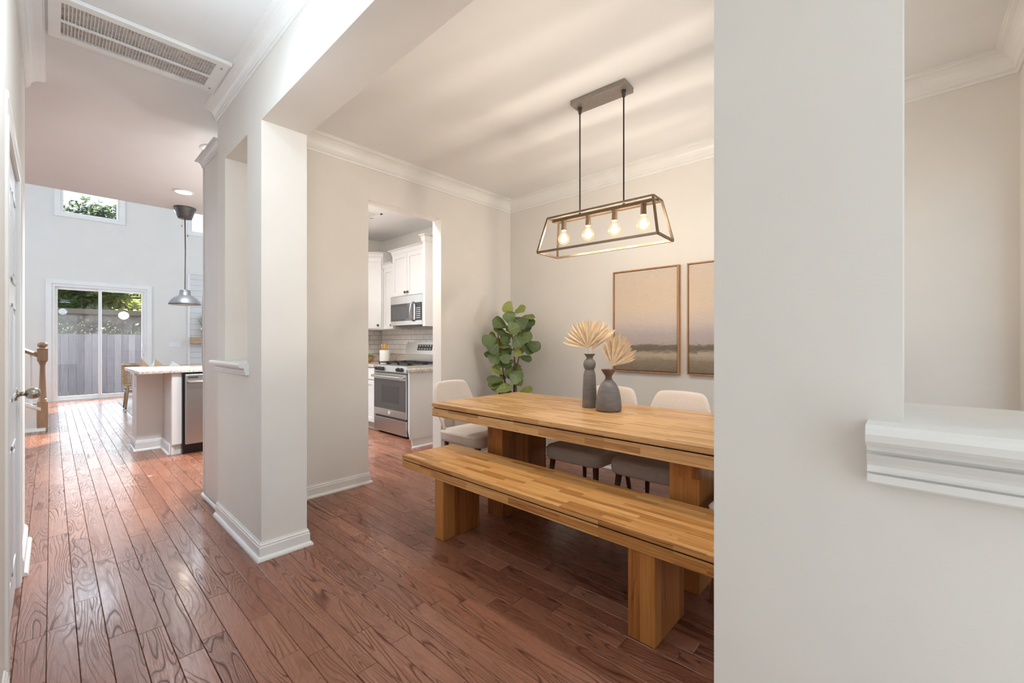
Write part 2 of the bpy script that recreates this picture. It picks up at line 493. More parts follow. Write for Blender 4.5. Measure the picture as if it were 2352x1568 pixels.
        if parent is not None:
            o.parent = parent
            o.matrix_parent_inverse = Matrix.Translation(-LOC[parent])
            LOC[o] = Vector((0, 0, 0))
        if bevel:
            md = o.modifiers.new('bevel', 'BEVEL'); md.width = bevel; md.segments = seg; md.limit_method = 'ANGLE'; md.angle_limit = radians(40)
        if sub:
            md = o.modifiers.new('sub', 'SUBSURF'); md.levels = sub; md.render_levels = sub
        if smooth:
            try:
                md = None
                me.shade_smooth() if not any(len(p.vertices) > 4 for p in me.polygons) else None
            except Exception: pass
        return o

def thing(name, label, cat, loc=(0, 0, 0), group=None):
    o = bpy.data.objects.new(name, None); COL.objects.link(o)
    o.location = loc; LOC[o] = Vector(loc); o.empty_display_size = 0.1
    return tag(o, label, cat, group)
def tag(o, label, cat, group=None):
    o['label'] = label; o['category'] = cat
    if group: o['group'] = group
    return o
def struct(o, label=None):
    o['kind'] = 'structure'
    if label: o['label'] = label; 
    return o
def local(root):                   # children built in the thing's own coordinates
    LOC[root] = Vector((0, 0, 0)); return root
def dup(root, loc, rz, label=None, group=None):
    r = root.copy(); COL.objects.link(r); r.location = loc; r.rotation_euler = (0, 0, rz)
    if label: r['label'] = label
    if group: r['group'] = group
    def rec(a, b):
        for ch in list(a.children):
            c = ch.copy(); COL.objects.link(c); c.parent = b; c.matrix_parent_inverse = ch.matrix_parent_inverse.copy()
            rec(ch, c)
    rec(root, r)
    return r

# ------------------------------------------------------------------ room numbers (metres; X across, Y down the hall)
XL, XH, XH2, XP = -0.113, 0.818, 1.071, 3.75      # hall left wall, partition faces, painting wall
YF, YK, YK2, YB, YC, YE = -0.46, 3.513, 3.652, 6.46, 6.80, 12.95
ZC, ZO = 2.91, 2.52
FX, FY, RX, RY = sin(radians(47.1)), cos(radians(47.1)), cos(radians(47.1)), -sin(radians(47.1))
def proj(x, y, z):
    d = x * FX + y * FY
    if d < 0.05: return None
    return (1176 + FPX * (x * RX + y * RY) / d, 784 - FPX * (z - H) / d, d)

# ------------------------------------------------------------------ floor and its boards
fl = struct(B().box(-3.2, 4.6, -1.25, 13.05, -0.12, -0.006).obj('floor', 'subfloor', keep=True), 'reddish oak plank floor')
PW = 0.0881
near, rest = [], []
prng = random.Random(21)
k0 = int((-3.2 + 0.0139) / PW) - 1
k = k0
while -0.0139 + k * PW < 4.5:
    x0 = -0.0139 + k * PW; x1 = x0 + PW
    y = -1.2 - prng.random() * 0.9
    while y < 13.0:
        L = prng.choice((0.35, 0.5, 0.62, 0.75, 0.9, 1.05, 1.25)) * prng.uniform(0.92, 1.08)
        a, b = max(y, -1.2), min(y + L, 13.0)
        y += L
        if b - a < 0.08: continue
        if x1 < XL - 0.05 and b < 4.0: continue
        r = prng.random()
        cxm, cym = (x0 + x1) / 2, (a + b) / 2
        vis = False; sz = 0
        for tx, ty in ((cxm, cym), (cxm, a), (cxm, b), (x0, cym), (x1, cym)):
            p = proj(tx, ty, 0)
            if p and 0 < p[0] < 1660 and p[1] < 1590:
                vis = True
                d = p[2]
                sz = max(sz, (b - a) * FPX * FPX * H * PW / d ** 3)
        # cells hidden behind fixed walls and cabinets
        if vis:
            p = proj(cxm, cym, 0)
            if 470 < p[0] < 700 and cxm > XH2 and cym > 3.6: vis = False
            if cym > YK and cxm > 1.071 and not (835 < p[0] < 1015): 
                if p[0] > 470: vis = False
            if p[0] < 470 and cxm > 0.95 and cym > 6.0 and cym < 9: vis = False
            if cxm > 1.0 and p[0] > 1016 and cym > YK: vis = False
        (near if vis else rest).append((sz, x0, x1, a, b, r))
    k += 1
near.sort(reverse=True)
rest += near[300:]; near = near[:300]
def plank_geo(x0, x1, a, b):
    g, c = 0.0007, 0.0016
    X0, X1, A, Bb = x0 + g, x1 - g, a + g, b - g
    vs = [(X0, A, -0.007), (X1, A, -0.007), (X1, Bb, -0.007), (X0, Bb, -0.007), (X0, A, -c), (X1, A, -c), (X1, Bb, -c), (X0, Bb, -c),
          (X0 + c, A + c, 0), (X1 - c, A + c, 0), (X1 - c, Bb - c, 0), (X0 + c, Bb - c, 0)]
    fs = [(8, 9, 10, 11)] + [(4 + i, 4 + (i + 1) % 4, 8 + (i + 1) % 4, 8 + i) for i in range(4)] + [(i, (i + 1) % 4, 4 + (i + 1) % 4, 4 + i) for i in range(4)]
    return vs, fs
def with_rnd(o, vals):
    at = o.data.attributes.new('rnd', 'FLOAT', 'POINT')
    at.data.foreach_set('value', vals)
for sz, x0, x1, a, b, r in near:
    q = B(); q.add(*plank_geo(x0, x1, a, b))
    o = q.obj('floorboard', 'floor', fl)
    with_rnd(o, [r] * 12)
q = B(); vals = []
for sz, x0, x1, a, b, r in rest:
    q.add(*plank_geo(x0, x1, a, b)); vals += [r] * 12
o = q.obj('floorboards', 'floor', fl); with_rnd(o, vals); o['kind'] = 'stuff'

# ------------------------------------------------------------------ walls and ceilings
w = B()
for y0, y1, z0, z1 in ((-1.25, YF, 0, ZC), (YF, 0.007, 0, 1.10), (YF, 0.007, ZO, ZC), (0.007, 0.26, 0, ZC), (0.26, 2.72, ZO, ZC),
                       (2.72, 2.977, 0, ZC), (2.977, 3.471, 0, 1.09), (2.977, 3.471, ZO, ZC), (3.471, 3.664, 0, ZC)):
    w.box(XH, XH2, y0, y1, z0, z1)
struct(w.obj('wall_hall', 'wall', keep=True), 'greige partition with a wide cased-free opening and two niches')
w = B().box(XH2, 1.911, YK, YK2, 0, ZC).box(1.911, 2.714, YK, YK2, 2.507, ZC).box(2.714, XP, YK, YK2, 0, ZC)
struct(w.obj('wall_kitchen', 'wall', keep=True), 'greige wall with the kitchen doorway')
struct(B().box(XP, XP + 0.12, -0.6, 6.9, 0, ZC).obj('wall_right', 'wall', keep=True), 'greige wall behind the paintings')
w = B().box(XH2, 1.45, YF - 0.14, YF, 0, ZC).box(3.6, XP, YF - 0.14, YF, 0, ZC).box(1.45, 3.6, YF - 0.14, YF, 0, 0.45).box(1.45, 3.6, YF - 0.14, YF, 2.3, ZC)
struct(w.obj('wall_front', 'wall', keep=True), 'greige front wall with the dining window')
wf = B()
for x in (1.45, 2.02, 2.55, 3.08, 3.53): wf.box(x, x + 0.07, YF - 0.11, YF - 0.04, 0.45, 2.3)
wf.box(1.45, 3.6, YF - 0.112, YF - 0.038, 0.45, 0.52).box(1.45, 3.6, YF - 0.112, YF - 0.038, 2.23, 2.3)
wo = struct(wf.obj('window_3', 'trim', keep=True), 'white mullioned dining window')
for x in (1.52, 2.09, 2.62, 3.15): B().box(x, x + (0.5 if x < 2 else 0.46 if x < 3 else 0.38), YF - 0.08, YF - 0.074, 0.52, 2.23).obj('pane', 'glass', wo)
# left wall with its door opening
DY0, DY1, DZ = 2.46, 3.31, 2.06
w = B().box(XL - 0.12, XL, -1.25, DY0 - 0.014, 0, ZC).box(XL - 0.12, XL, DY0 - 0.014, DY1 + 0.014, DZ + 0.014, ZC).box(XL - 0.12, XL, DY1 + 0.014, 4.04, 0, ZC).box(-3.2, XL - 0.12, 3.93, 4.04, 0, ZC)
struct(w.obj('wall_left', 'wall', keep=True), 'pale hall wall beside the closet door')
# end wall of the hall behind the camera with the front door leaf and sidelight
w = B().box(XL - 0.12, XL + 0.03, -1.25, -1.2, 0, ZC).box(0.75, XH, -1.25, -1.2, 0, ZC).box(XL + 0.03, 0.75, -1.25, -1.2, 2.45, ZC)
struct(w.obj('wall_entry', 'wall', keep=True))
# far part of the house
w = B().box(-3.3, -3.2, 3.93, 13.1, 0, 5.5)
struct(w.obj('wall_stair', 'wall', keep=True))
w = B().box(2.1, XP, YB, YB + 0.12, 0, ZC)
struct(w.obj('wall_back', 'wall', keep=True), 'greige kitchen back wall')
struct(B().box(4.5, 4.6, YC, 13.1, 0, 5.5).box(XP + 0.12, 4.6, YC, YC + 0.1, 0, 2.95).obj('wall_family', 'wall', keep=True))
# tall end wall with sliding door and two high windows
WX = [(-3.3, 0.03), (1.47, 4.6)]
w = B().box(-3.3, 0.03, YE, YE + 0.14, 0, 3.95).box(1.47, 4.6, YE, YE + 0.14, 0, 3.95).box(0.03, 1.47, YE, YE + 0.14, 2.45, 3.95)
w.box(-3.3, 0.14, YE, YE + 0.14, 3.95, 5.0).box(1.03, 2.33, YE, YE + 0.14, 3.95, 5.0).box(3.62, 4.6, YE, YE + 0.14, 3.95, 5.0).box(-3.3, 4.6, YE, YE + 0.14, 5.0, 5.5)
struct(w.obj('wall_far', 'wall', keep=True), 'two-storey pale wall with the sliding door')
struct(B().box(-3.3, XP + 0.12, -1.25, YC, ZC, ZC + 0.12).obj('ceiling', 'ceil', keep=True), 'flat white ceiling')
struct(B().box(-3.3, 4.6, YC, 13.1, 5.4, 5.5).obj('ceiling_family', 'ceil', keep=True))
struct(B().box(-3.3, 4.6, YC - 0.1, YC, ZC + 0.12, 5.5).obj('wall_loft', 'wall', keep=True))

# ------------------------------------------------------------------ crown, base and sill mouldings
def crown_prof(h, p, z=ZC):
    pts = [(0, -1.0), (0.10, -1.0), (0.13, -0.93), (0.13, -0.86), (0.20, -0.84), (0.20, -0.78)]
    for i in range(7):
        t = i / 6 * pi / 2
        pts.append((0.24 + 0.62 * (1 - cos(t)), -0.74 + 0.60 * sin(t)))
    pts += [(0.90, -0.13), (0.90, -0.06), (1.0, -0.05), (1.0, 0), (0, 0)]
    return [(u * p, z + v * h) for u, v in pts]
struct(B().sweep([(XH2, YF), (XH2, YK), (XP, YK), (XP, YF)], crown_prof(0.13, 0.105), True).obj('trim_1', 'trim', keep=True), 'white crown moulding round the dining room')
struct(B().sweep([(XH, 3.664), (XH, -1.2)], crown_prof(0.075, 0.085)).obj('trim_2', 'trim', keep=True), 'white crown moulding on the partition')
struct(B().sweep([(XL, -1.2), (XL, 4.04)], crown_prof(0.08, 0.09)).obj('trim_3', 'trim', keep=True), 'white crown moulding on the left wall')
def base_prof(h=0.098, shoe=True):
    p = [(0, 0)]
    if shoe: p += [(0.030, 0)] + [(0.014 + 0.016 * cos(t), 0.022 * sin(t)) for t in (0.5, 1.0, 1.57)]
    else: p += [(0.014, 0)]
    p += [(0.014, h - 0.026), (0.011, h - 0.022), (0.011, h - 0.012), (0.006, h - 0.006), (0.005, h), (0, h)]
    return p
struct(B().sweep([(XH, 3.664), (XH, 2.72), (XH2, 2.72), (XH2, YK), (1.911, YK), (1.911, YK2)], base_prof()).obj('baseboard_hall', 'trim', keep=True), 'white baseboard round the column')
struct(B().sweep([(2.714, YK2), (2.714, YK), (XP, YK), (XP, YF), (XH2, YF), (XH2, 0.26), (XH, 0.26), (XH, -1.2)], base_prof()).obj('baseboard_dining', 'trim', keep=True))
struct(B().sweep([(XL, 3.45), (XL, 4.04), (-0.6, 4.04)], base_prof(0.11)).obj('baseboard_left', 'trim', keep=True))
struct(B().sweep([(XL, -1.2), (XL, 2.30)], base_prof(0.11)).obj('baseboard_entry', 'trim', keep=True))
struct(B().sweep([(-0.9, YE), (-0.075, YE)], base_prof()).sweep([(1.585, YE), (4.5, YE)], base_prof()).obj('baseboard_far', 'trim', keep=True))
def sill_prof(zt, zb):
    h = zt - zb
    P = [(0, zt)]
    P += [(0.046, zt), (0.054, zt - 0.004), (0.056, zt - 0.012), (0.054, zt - 0.022), (0.050, zt - 0.027), (0.028, zt - 0.028)]
    q = zt - 0.028; L = q - zb
    P += [(0.028, q - 0.18 * L), (0.022, q - 0.20 * L), (0.022, q - 0.25 * L), (0.030, q - 0.27 * L), (0.026, q - 0.36 * L), (0.021, q - 0.46 * L), (0.018, q - 0.56 * L), (0.019, q - 0.66 * L), (0.022, q - 0.70 * L), (0.015, q - 0.72 * L), (0.015, q - 0.75 * L), (0.020, q - 0.77 * L), (0.020, q - 0.95 * L), (0.017, zb), (0, zb)]
    return P
t = B().sweep([(XH, 0.045), (XH, -1.15)], sill_prof(1.135, 1.047)).box(XH - 0.001, XH2 + 0.03, YF + 0.002, 0.0072, 1.10, 1.1345)
struct(t.obj('trim_4', 'trim', keep=True), 'white ledge of the niche beside the post')
t = B().sweep([(XH, 3.662), (XH, 2.945)], sill_prof(1.118, 1.045)).box(XH - 0.001, XH2 + 0.03, 2.978, 3.47, 1.09, 1.1175)
struct(t.obj('trim_5', 'trim', keep=True), 'white ledge of the narrow niche in the column')

# ------------------------------------------------------------------ closet door on the left
ds = struct(B().box(XL - 0.045, XL - 0.010, DY0 + 0.004, DY1 - 0.004, 0.012, DZ - 0.004).obj('door_1', 'door', keep=True), 'white panelled closet door')
for z0, z1 in ((0.2, 0.78), (0.98, 1.42), (1.52, 1.92)):
    for y0, y1 in ((DY0 + 0.11, DY0 + 0.38), (DY0 + 0.47, DY1 - 0.11)):
        p = B()
        p.box(XL - 0.012, XL - 0.004, y0, y1, z0, z0 + 0.02).box(XL - 0.012, XL - 0.004, y0, y1, z1 - 0.02, z1)
        p.box(XL - 0.012, XL - 0.004, y0, y0 + 0.02, z0, z1).box(XL - 0.012, XL - 0.004, y1 - 0.02, y1, z0, z1)
        p.box(XL - 0.012, XL - 0.006, y0 + 0.045, y1 - 0.045, z0 + 0.045, z1 - 0.045)
        p.obj('door_panel', 'door', ds, bevel=0.004)
for z in (0.39, 1.15, 1.93):
    p = B()
    for i in range(5): p.cone((XL - 0.001, DY0 + 0.006, z - 0.045 + i * 0.018), (XL - 0.001, DY0 + 0.006, z - 0.029 + i * 0.018), 0.008, 0.008, 10)
    p.box(XL - 0.0105, XL - 0.0075, DY0 + 0.005, DY0 + 0.034, z - 0.044, z + 0.044)
    p.obj('hinge', 'bronze', ds)
kx = XL - 0.011
kn = B().cone((kx, 3.23, 0.99), (kx + 0.010, 3.23, 0.99), 0.034, 0.031, 20).cone((kx + 0.009, 3.23, 0.99), (kx + 0.02, 3.23, 0.99), 0.02, 0.011, 16)
kn.cone((kx + 0.018, 3.23, 0.99), (kx + 0.038, 3.23, 0.99), 0.011, 0.011, 14)
pts = [(0.010, 0), (0.019, 0.004), (0.026, 0.012), (0.029, 0.022), (0.0295, 0.030), (0.027, 0.040), (0.021, 0.048), (0.012, 0.053), (0.002, 0.0545)]
kn.tube([(kx + 0.034 + a, 3.23, 0.99) for r, a in pts], [r for r, a in pts], 24)
kn.obj('knob', 'nickel', ds, smooth=True)
def casing_prof(): return [(0, 0), (0.004, 0), (0.006, 0.012), (0.006, 0.05), (0.010, 0.06), (0.010, 0.075), (0.007, 0.085), (0, 0.088)]
cs = B()
cp = casing_prof()
# jamb lining plus casings: near leg, far leg, head
cs.box(XL - 0.12, XL, DY0 - 0.014, DY0, 0, DZ).box(XL - 0.12, XL, DY1, DY1 + 0.014, 0, DZ).box(XL - 0.12, XL, DY0 - 0.014, DY1 + 0.014, DZ, DZ + 0.014)
loop = [(XL + u, DY1 + 0.008 + v, 0) for u, v in cp]
cs.extrude(loop, (0, 0, DZ + 0.006))
loop = [(XL + u, DY0 - 0.008 - v, 0) for u, v in cp]
cs.extrude(loop, (0, 0, DZ + 0.006))
loop = [(XL + u, DY0 - 0.094, DZ + 0.006 + v) for u, v in cp]
cs.extrude(loop, (0, DY1 - DY0 + 0.188, 0))
struct(cs.obj('trim_6', 'trim', keep=True), 'white casing round the closet door')

# ------------------------------------------------------------------ return air grille on the hall ceiling
ve = thing('ceiling_vent', 'long white return air grille with two rows of louvres on the hall ceiling', 'vent', (0.36, 3.18, ZC - 0.02))
vx0, vx1, vy0, vy1 = -0.012, 0.728, 2.985, 3.385
f = B().box(vx0 + 0.045, vx1 - 0.06, vy0, vy0 + 0.03, ZC - 0.016, ZC).box(vx0 + 0.045, vx1 - 0.06, vy1 - 0.045, vy1, ZC - 0.016, ZC).box(vx0, vx0 + 0.045, vy0, vy1, ZC - 0.016, ZC).box(vx1 - 0.06, vx1, vy0, vy1, ZC - 0.016, ZC)
f.obj('frame', 'trim', ve)
B().box(vx0 - 0.004, vx1 + 0.006, vy0 - 0.03, vy0 - 0.004, ZC - 0.022, ZC).obj('edge_strip', 'trim', ve, bevel=0.004)
B().box(vx0 + 0.04, vx1 - 0.05, vy0 + 0.025, vy1 - 0.04, ZC - 0.0015, ZC - 0.0005).obj('backing', 'vent_in', ve)
B().box(vx0 + 0.04, vx1 - 0.05, 3.186, 3.202, ZC - 0.0152, ZC - 0.006).obj('centre_bar', 'trim', ve)
ms = None
nl = 46
for i in range(nl):
    x = vx0 + 0.055 + i * (vx1 - vx0 - 0.13) / (nl - 1)
    lv = B().extrude([(x, vy0 + 0.03, ZC - 0.013), (x + 0.0018, vy0 + 0.03, ZC - 0.013), (x + 0.0075, vy0 + 0.03, ZC - 0.002), (x + 0.0057, vy0 + 0.03, ZC - 0.002)], (0, vy1 - vy0 - 0.07, 0))
    lv.obj('louvre', 'trim', ve)
for y in (3.04, 3.33): B().cone((vx1 - 0.03, y, ZC - 0.019), (vx1 - 0.03, y, ZC - 0.015), 0.006, 0.006, 10).obj('screw', 'nickel', ve)

# recessed downlights
def downlight(x, y, label):
    r = thing('recessed_light', label, 'light', (x, y, ZC - 0.012), 'recessed ceiling lights')
    B().lathe([(0.075, ZC - 0.0005), (0.096, ZC - 0.0005), (0.096, ZC - 0.007), (0.09, ZC - 0.011), (0.075, ZC - 0.009)], (x, y, 0), 32, False).obj('trim_ring', 'trim', r, smooth=True)
    B().lathe([(0.001, ZC - 0.006), (0.074, ZC - 0.006), (0.074, ZC - 0.001), (0.001, ZC - 0.001)], (x, y, 0), 32).obj('lens', 'led', r)
    l = light('downlight_lamp', 'AREA', (x, y, ZC - 0.03), 44, (0.82, 0.91, 1), size=0.13)
    l.data.shape = 'DISK'; l.data.spread = radians(115)
    return r
downlight(1.0, 5.90, 'round lit recessed ceiling light nearer the hanging pendant')
downlight(0.953, 4.41, 'lit recessed ceiling light half hidden by the column corner')
for x, y, k in ((2.1, 5.3, 0.3), (2.3, 3.85, 1.6)):
    l = light('kitchen_ceiling_fill', 'AREA', (x, y, ZC - 0.03), 16, (1, 0.97, 0.93), size=0.3)  # added fill under the kitchen ceiling, no fixture here
    l.data.energy *= k
light('kitchen_fill', 'POINT', (1.8, 4.9, 2.2), 22, (1, 0.97, 0.93), radius=0.15)  # added unseen fill for kitchen ceiling and cabinets, hangs free
# flush dome lamp of the hall, just above the frame
fx = thing('flush_ceiling_light', 'white glass flush dome lamp on the hall ceiling above the frame', 'light', (0.36, 1.75, ZC - 0.1))
B().lathe([(0.001, ZC), (0.15, ZC), (0.15, ZC - 0.02), (0.001, ZC - 0.02)], (0.36, 1.75, 0), 28).obj('pan', 'nickel', fx)
B().lathe([(0.135, ZC - 0.02), (0.13, ZC - 0.05), (0.1, ZC - 0.08), (0.05, ZC - 0.095), (0.001, ZC - 0.098)], (0.36, 1.75, 0), 28).obj('dome', 'dome', fx, smooth=True)
light('hall_lamp', 'AREA', (0.36, 1.75, ZC - 0.12), 6, (0.66, 0.83, 1), size=0.3)
light('hall_dome_glow', 'POINT', (0.30, 2.0, ZC - 0.5), 10, (0.72, 0.87, 1), radius=0.12)

# ------------------------------------------------------------------ dining table
tb = thing('dining_table', 'long acacia dining table with thick slab top and post legs', 'table', (2.6, 1.5, 0))
TX0, TX1, TY0, TY1 = 2.07, 3.09, 0.22, 2.80
B().box(TX0, TX1, TY0, TY1, 0.727, 0.760).obj('tabletop', 'table_top', tb, bevel=0.003)
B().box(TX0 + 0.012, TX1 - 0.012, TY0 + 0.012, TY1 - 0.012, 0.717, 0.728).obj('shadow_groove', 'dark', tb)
ap = B()
ap.box(TX0 + 0.002, TX0 + 0.06, TY0 + 0.002, TY1 - 0.002, 0.656, 0.719).box(TX1 - 0.06, TX1 - 0.002, TY0 + 0.002, TY1 - 0.002, 0.656, 0.719)
ap.box(TX0 + 0.06, TX1 - 0.06, TY0 + 0.002, TY0 + 0.06, 0.656, 0.719).box(TX0 + 0.06, TX1 - 0.06, TY1 - 0.06, TY1 - 0.002, 0.656, 0.719).box(TX0 + 0.06, TX1 - 0.06, TY0 + 0.06, TY1 - 0.06, 0.69, 0.719)
ap.obj('apron', 'table_top', tb, bevel=0.002)
for y0, y1 in ((2.108, 2.258), (0.758, 0.908)):
    for x0, x1 in ((2.168, 2.398), (2.402, 2.665)):
        B().box(x0, x1, y0, y1, 0.0, 0.69).obj('leg', 'table_leg', tb, bevel=0.003)

# ------------------------------------------------------------------ bench
bn = thing('bench', 'long acacia bench with two post legs in front of the table', 'bench', (1.88, 1.48, 0))
BX0, BX1, BY0, BY1 = 1.66, 2.115, 0.37, 2.588
B().box(BX0, BX1, BY0, BY1, 0.432, 0.460).obj('seat_board', 'bench_top', bn, bevel=0.003)
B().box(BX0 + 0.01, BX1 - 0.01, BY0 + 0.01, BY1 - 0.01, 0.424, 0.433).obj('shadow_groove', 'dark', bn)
B().box(BX0 + 0.002, BX1 - 0.002, BY0 + 0.002, BY1 - 0.002, 0.376, 0.425).obj('apron', 'bench_top', bn, bevel=0.002)
for y0, y1 in ((2.138, 2.225), (0.758, 0.878)):
    B().box(1.668, 1.975, y0, y1, 0.0, 0.377).obj('leg', 'bench_leg', bn, bevel=0.003)

# ------------------------------------------------------------------ upholstered chairs
def make_chair(label, group):
    t = local(thing('dining_chair', label, 'chair', (0, 0, 0), group))
    # seat: rounded slab, faces +Y
    def rrect(hx, hy0, hy1, r, n=6):
        pts = []
        for cx, cy, a0 in ((hx - r, hy1 - r, 0), (-hx + r, hy1 - r, 90), (-hx + r, hy0 + r, 180), (hx - r, hy0 + r, 270)):
            for i in range(n + 1):
                a = radians(a0 + 90 * i / n); pts.append((cx + r * cos(a), cy + r * sin(a)))
        return pts
    q = B(); loops = []
    for z, s in ((0.372, 0.955), (0.38, 0.985), (0.395, 1.0), (0.44, 1.0), (0.456, 0.985), (0.466, 0.95), (0.472, 0.85), (0.475, 0.6), (0.476, 0.2)):
        loops.append([(x * s, y * s, z) for x, y in rrect(0.24, -0.27, 0.28, 0.075)])
    n = len(loops[0]); vs = [p for lp in loops for p in lp]
    fs = [tuple(range(n))[::-1], tuple(range((len(loops) - 1) * n, len(loops) * n))]
    for i in range(len(loops) - 1):
        for j in range(n): fs.append((i * n + j, i * n + (j + 1) % n, (i + 1) * n + (j + 1) % n, (i + 1) * n + j))
    q.add(vs, fs)
    seat = q.obj('seat', 'fabric', t, smooth=True)
    B().tube([(x * 1.002, y * 1.002, 0.448) for x, y in rrect(0.24, -0.27, 0.28, 0.075)] + [(0.24 * 1.002, 0.205 * 1.002, 0.448)], 0.0028, 5).obj('piping', 'fabric', seat)
    # wrap-round back: broad band on two swept wings with an arched gap under it
    q = B(); nu, nv = 24, 8; vs = []
    T = 0.036
    def pt(u, v, side):
        zt = 0.885 - 0.025 * u * u - 0.15 * max(0, (abs(u) - 0.62) / 0.38) ** 2.2
        au = abs(u)
        zb = 0.40 + (0.19 * sqrt(max(0, 1 - (au / 0.80) ** 2.6)) if au < 0.80 else 0)
        z = zb + (zt - zb) * v
        hw = 0.222 + 0.02 * sin((z - 0.4) / 0.48 * pi) - side * T * 0.55
        x = hw * sin(u * 1.18) / sin(1.18)
        y = -0.27 - 0.10 * max(0, (z - 0.42)) / 0.45 + (abs(u) ** 2.4) * (0.12 - 0.09 * min(1, max(0, (z - 0.45) / 0.25))) - 0.02
        y += side * T * (1 - 0.5 * au)
        return (x, y, z)
    for side in (0, 1):
        for i in range(nu + 1):
            for j in range(nv + 1): vs.append(pt(-1 + 2 * i / nu, j / nv, side))
    K = (nu + 1) * (nv + 1); fs = []
    idx = lambda s, i, j: s * K + i * (nv + 1) + j
    for i in range(nu):
        for j in range(nv):
            fs.append((idx(0, i, j), idx(0, i + 1, j), idx(0, i + 1, j + 1), idx(0, i, j + 1)))
            fs.append((idx(1, i, j), idx(1, i, j + 1), idx(1, i + 1, j + 1), idx(1, i + 1, j)))
        for j in (0, nv): fs.append((idx(0, i, j), idx(1, i, j), idx(1, i + 1, j), idx(0, i + 1, j)))
    for j in range(nv):
        for i in (0, nu): fs.append((idx(0, i, j), idx(0, i, j + 1), idx(1, i, j + 1), idx(1, i, j)))
    q.add(vs, fs)
    q.obj('backrest', 'fabric', t, smooth=True, sub=1)
    for sx in (-1, 1):
        B().cone((sx * 0.185, 0.215, 0.378), (sx * 0.222, 0.255, 0.0), 0.022, 0.012, 12).obj('leg', 'walnut', t, smooth=True)
        B().cone((sx * 0.18, -0.20, 0.378), (sx * 0.215, -0.26, 0.0), 0.022, 0.012, 12).obj('leg', 'walnut', t, smooth=True)
    return t
ch = make_chair('cream upholstered chair at the far end of the table by the kitchen doorway', 'dining chairs')
ch.location = (2.59, 2.83, 0); ch.rotation_euler = (0, 0, pi)
dup(ch, (2.815, 1.80, 0), pi / 2, 'cream upholstered chair behind the table, its back half hidden by the two grey vases')
dup(ch, (2.815, 1.245, 0), pi / 2, 'cream upholstered chair behind the table, its rounded back clear right of the vases')
c4 = dup(ch, (2.375, 0.44, 0), 0, 'chair at the near end of the table, only a leg and seat corner showing')
for o in c4.children:
    if o.name.startswith('leg'):
        o.material_slots[0].link = 'OBJECT'; o.material_slots[0].material = M['tanleg'].m

# ------------------------------------------------------------------ vases and dried palm
def vase(name, x, y, z, prof, mat, label, rim=None, group='stone vases on the table'):
    v = thing(name, label, 'vase', (x, y, z), group)
    full = [(0.001, 0)] + prof
    inner = [(max(0.004, r - 0.006), zz) for r, zz in reversed(prof[-5:])]
    if rim:
        body = [(0.001, 0)] + [p for p in prof if p[1] <= rim]
        B().lathe(body, (x, y, z), 32, False).obj('body', mat, v, smooth=True)
        nk = [p for p in prof if p[1] >= rim]
        nk += [(max(0.004, r - 0.006), zz) for r, zz in reversed(nk)]
        B().lathe(nk, (x, y, z), 32, False).obj('flared_neck', 'vase_rim', v, smooth=True)['label'] = 'brown flared neck'
    else:
        B().lathe(full + inner, (x, y, z), 32, False).obj('body', mat, v, smooth=True)
    return v
TZ = 0.760
tp = [(0.050, 0.0), (0.0535, 0.004), (0.0535, 0.02), (0.051, 0.12), (0.045, 0.24), (0.039, 0.268), (0.036, 0.275), (0.0335, 0.279), (0.0335, 0.283), (0.036, 0.286),
      (0.042, 0.297), (0.0455, 0.312), (0.0455, 0.325), (0.042, 0.341), (0.034, 0.353), (0.026, 0.360), (0.0235, 0.366), (0.025, 0.374), (0.032, 0.386), (0.041, 0.395), (0.043, 0.399)]
VT = (2.725, 1.745)
vase('tall_vase', VT[0], VT[1], TZ, tp, 'vase', 'tall slim dark grey stone vase with a ball collar')
sp_ = [(0.078, 0.0), (0.087, 0.006), (0.0905, 0.02), (0.089, 0.05), (0.083, 0.10), (0.075, 0.14), (0.065, 0.17), (0.052, 0.193), (0.036, 0.21), (0.026, 0.222),
       (0.0225, 0.236), (0.023, 0.244), (0.030, 0.256), (0.040, 0.272), (0.0515, 0.289), (0.053, 0.293)]
VS = (2.684, 1.561)
vase('short_vase', VS[0], VS[1], TZ, sp_, 'vase', 'shorter bell shaped grey vase with a brown flared neck', rim=0.222)
def frond(base, fan_c, angles, lens, label, width=0.011, yaw=0.0, lean=0.0):
    """fan of pleated blades opening in an upright plane that faces across the table"""
    base = Vector(base); fc = Vector(fan_c)
    f = thing('dried_palm_leaf', label, 'dried leaf', base, 'dried palm leaves in the vases')
    B().tube([base, base.lerp(fc, 0.5) + Vector((0.002, 0, 0)), fc], 0.0032, 7).obj('stalk', 'palm', f)
    R = Vector((RX, RY, 0)); F = Vector((FX, FY, 0))
    R = (R * cos(yaw) + F * sin(yaw)); N = Vector((-R.y, R.x, 0))
    for i, (a, L) in enumerate(zip(angles, lens)):
        L *= 1.05 + 0.04 * sin(i * 3.7)
        d = R * cos(radians(a)) + Vector((0, 0, 1)) * sin(radians(a)) + N * (lean + 0.12 * sin(i * 2.1))
        d.normalize()
        s = d.cross(N).normalized(); nn = s.cross(d)
        vs = []; st = [(0.0, 0.12), (0.25, 0.42), (0.5, 0.74), (0.7, 0.86), (0.86, 0.66), (1.0, 0.03)]
        for tt, ww in st:
            c = fc + d * (L * tt) + nn * (-0.010 * tt * tt)
            h = width * 1.35 * ww
            vs += [c - s * h, c + nn * (h * 0.45), c + s * h, c + nn * (h * 0.45 - 0.0012)]
        fs = []
        for k in range(len(st) - 1):
            o = k * 4
            fs += [(o, o + 1, o + 5, o + 4), (o + 1, o + 2, o + 6, o + 5), (o + 2, o + 3, o + 7, o + 6), (o + 3, o, o + 4, o + 7)]
        B().add(vs, fs).obj('blade', 'palm', f)
    return f
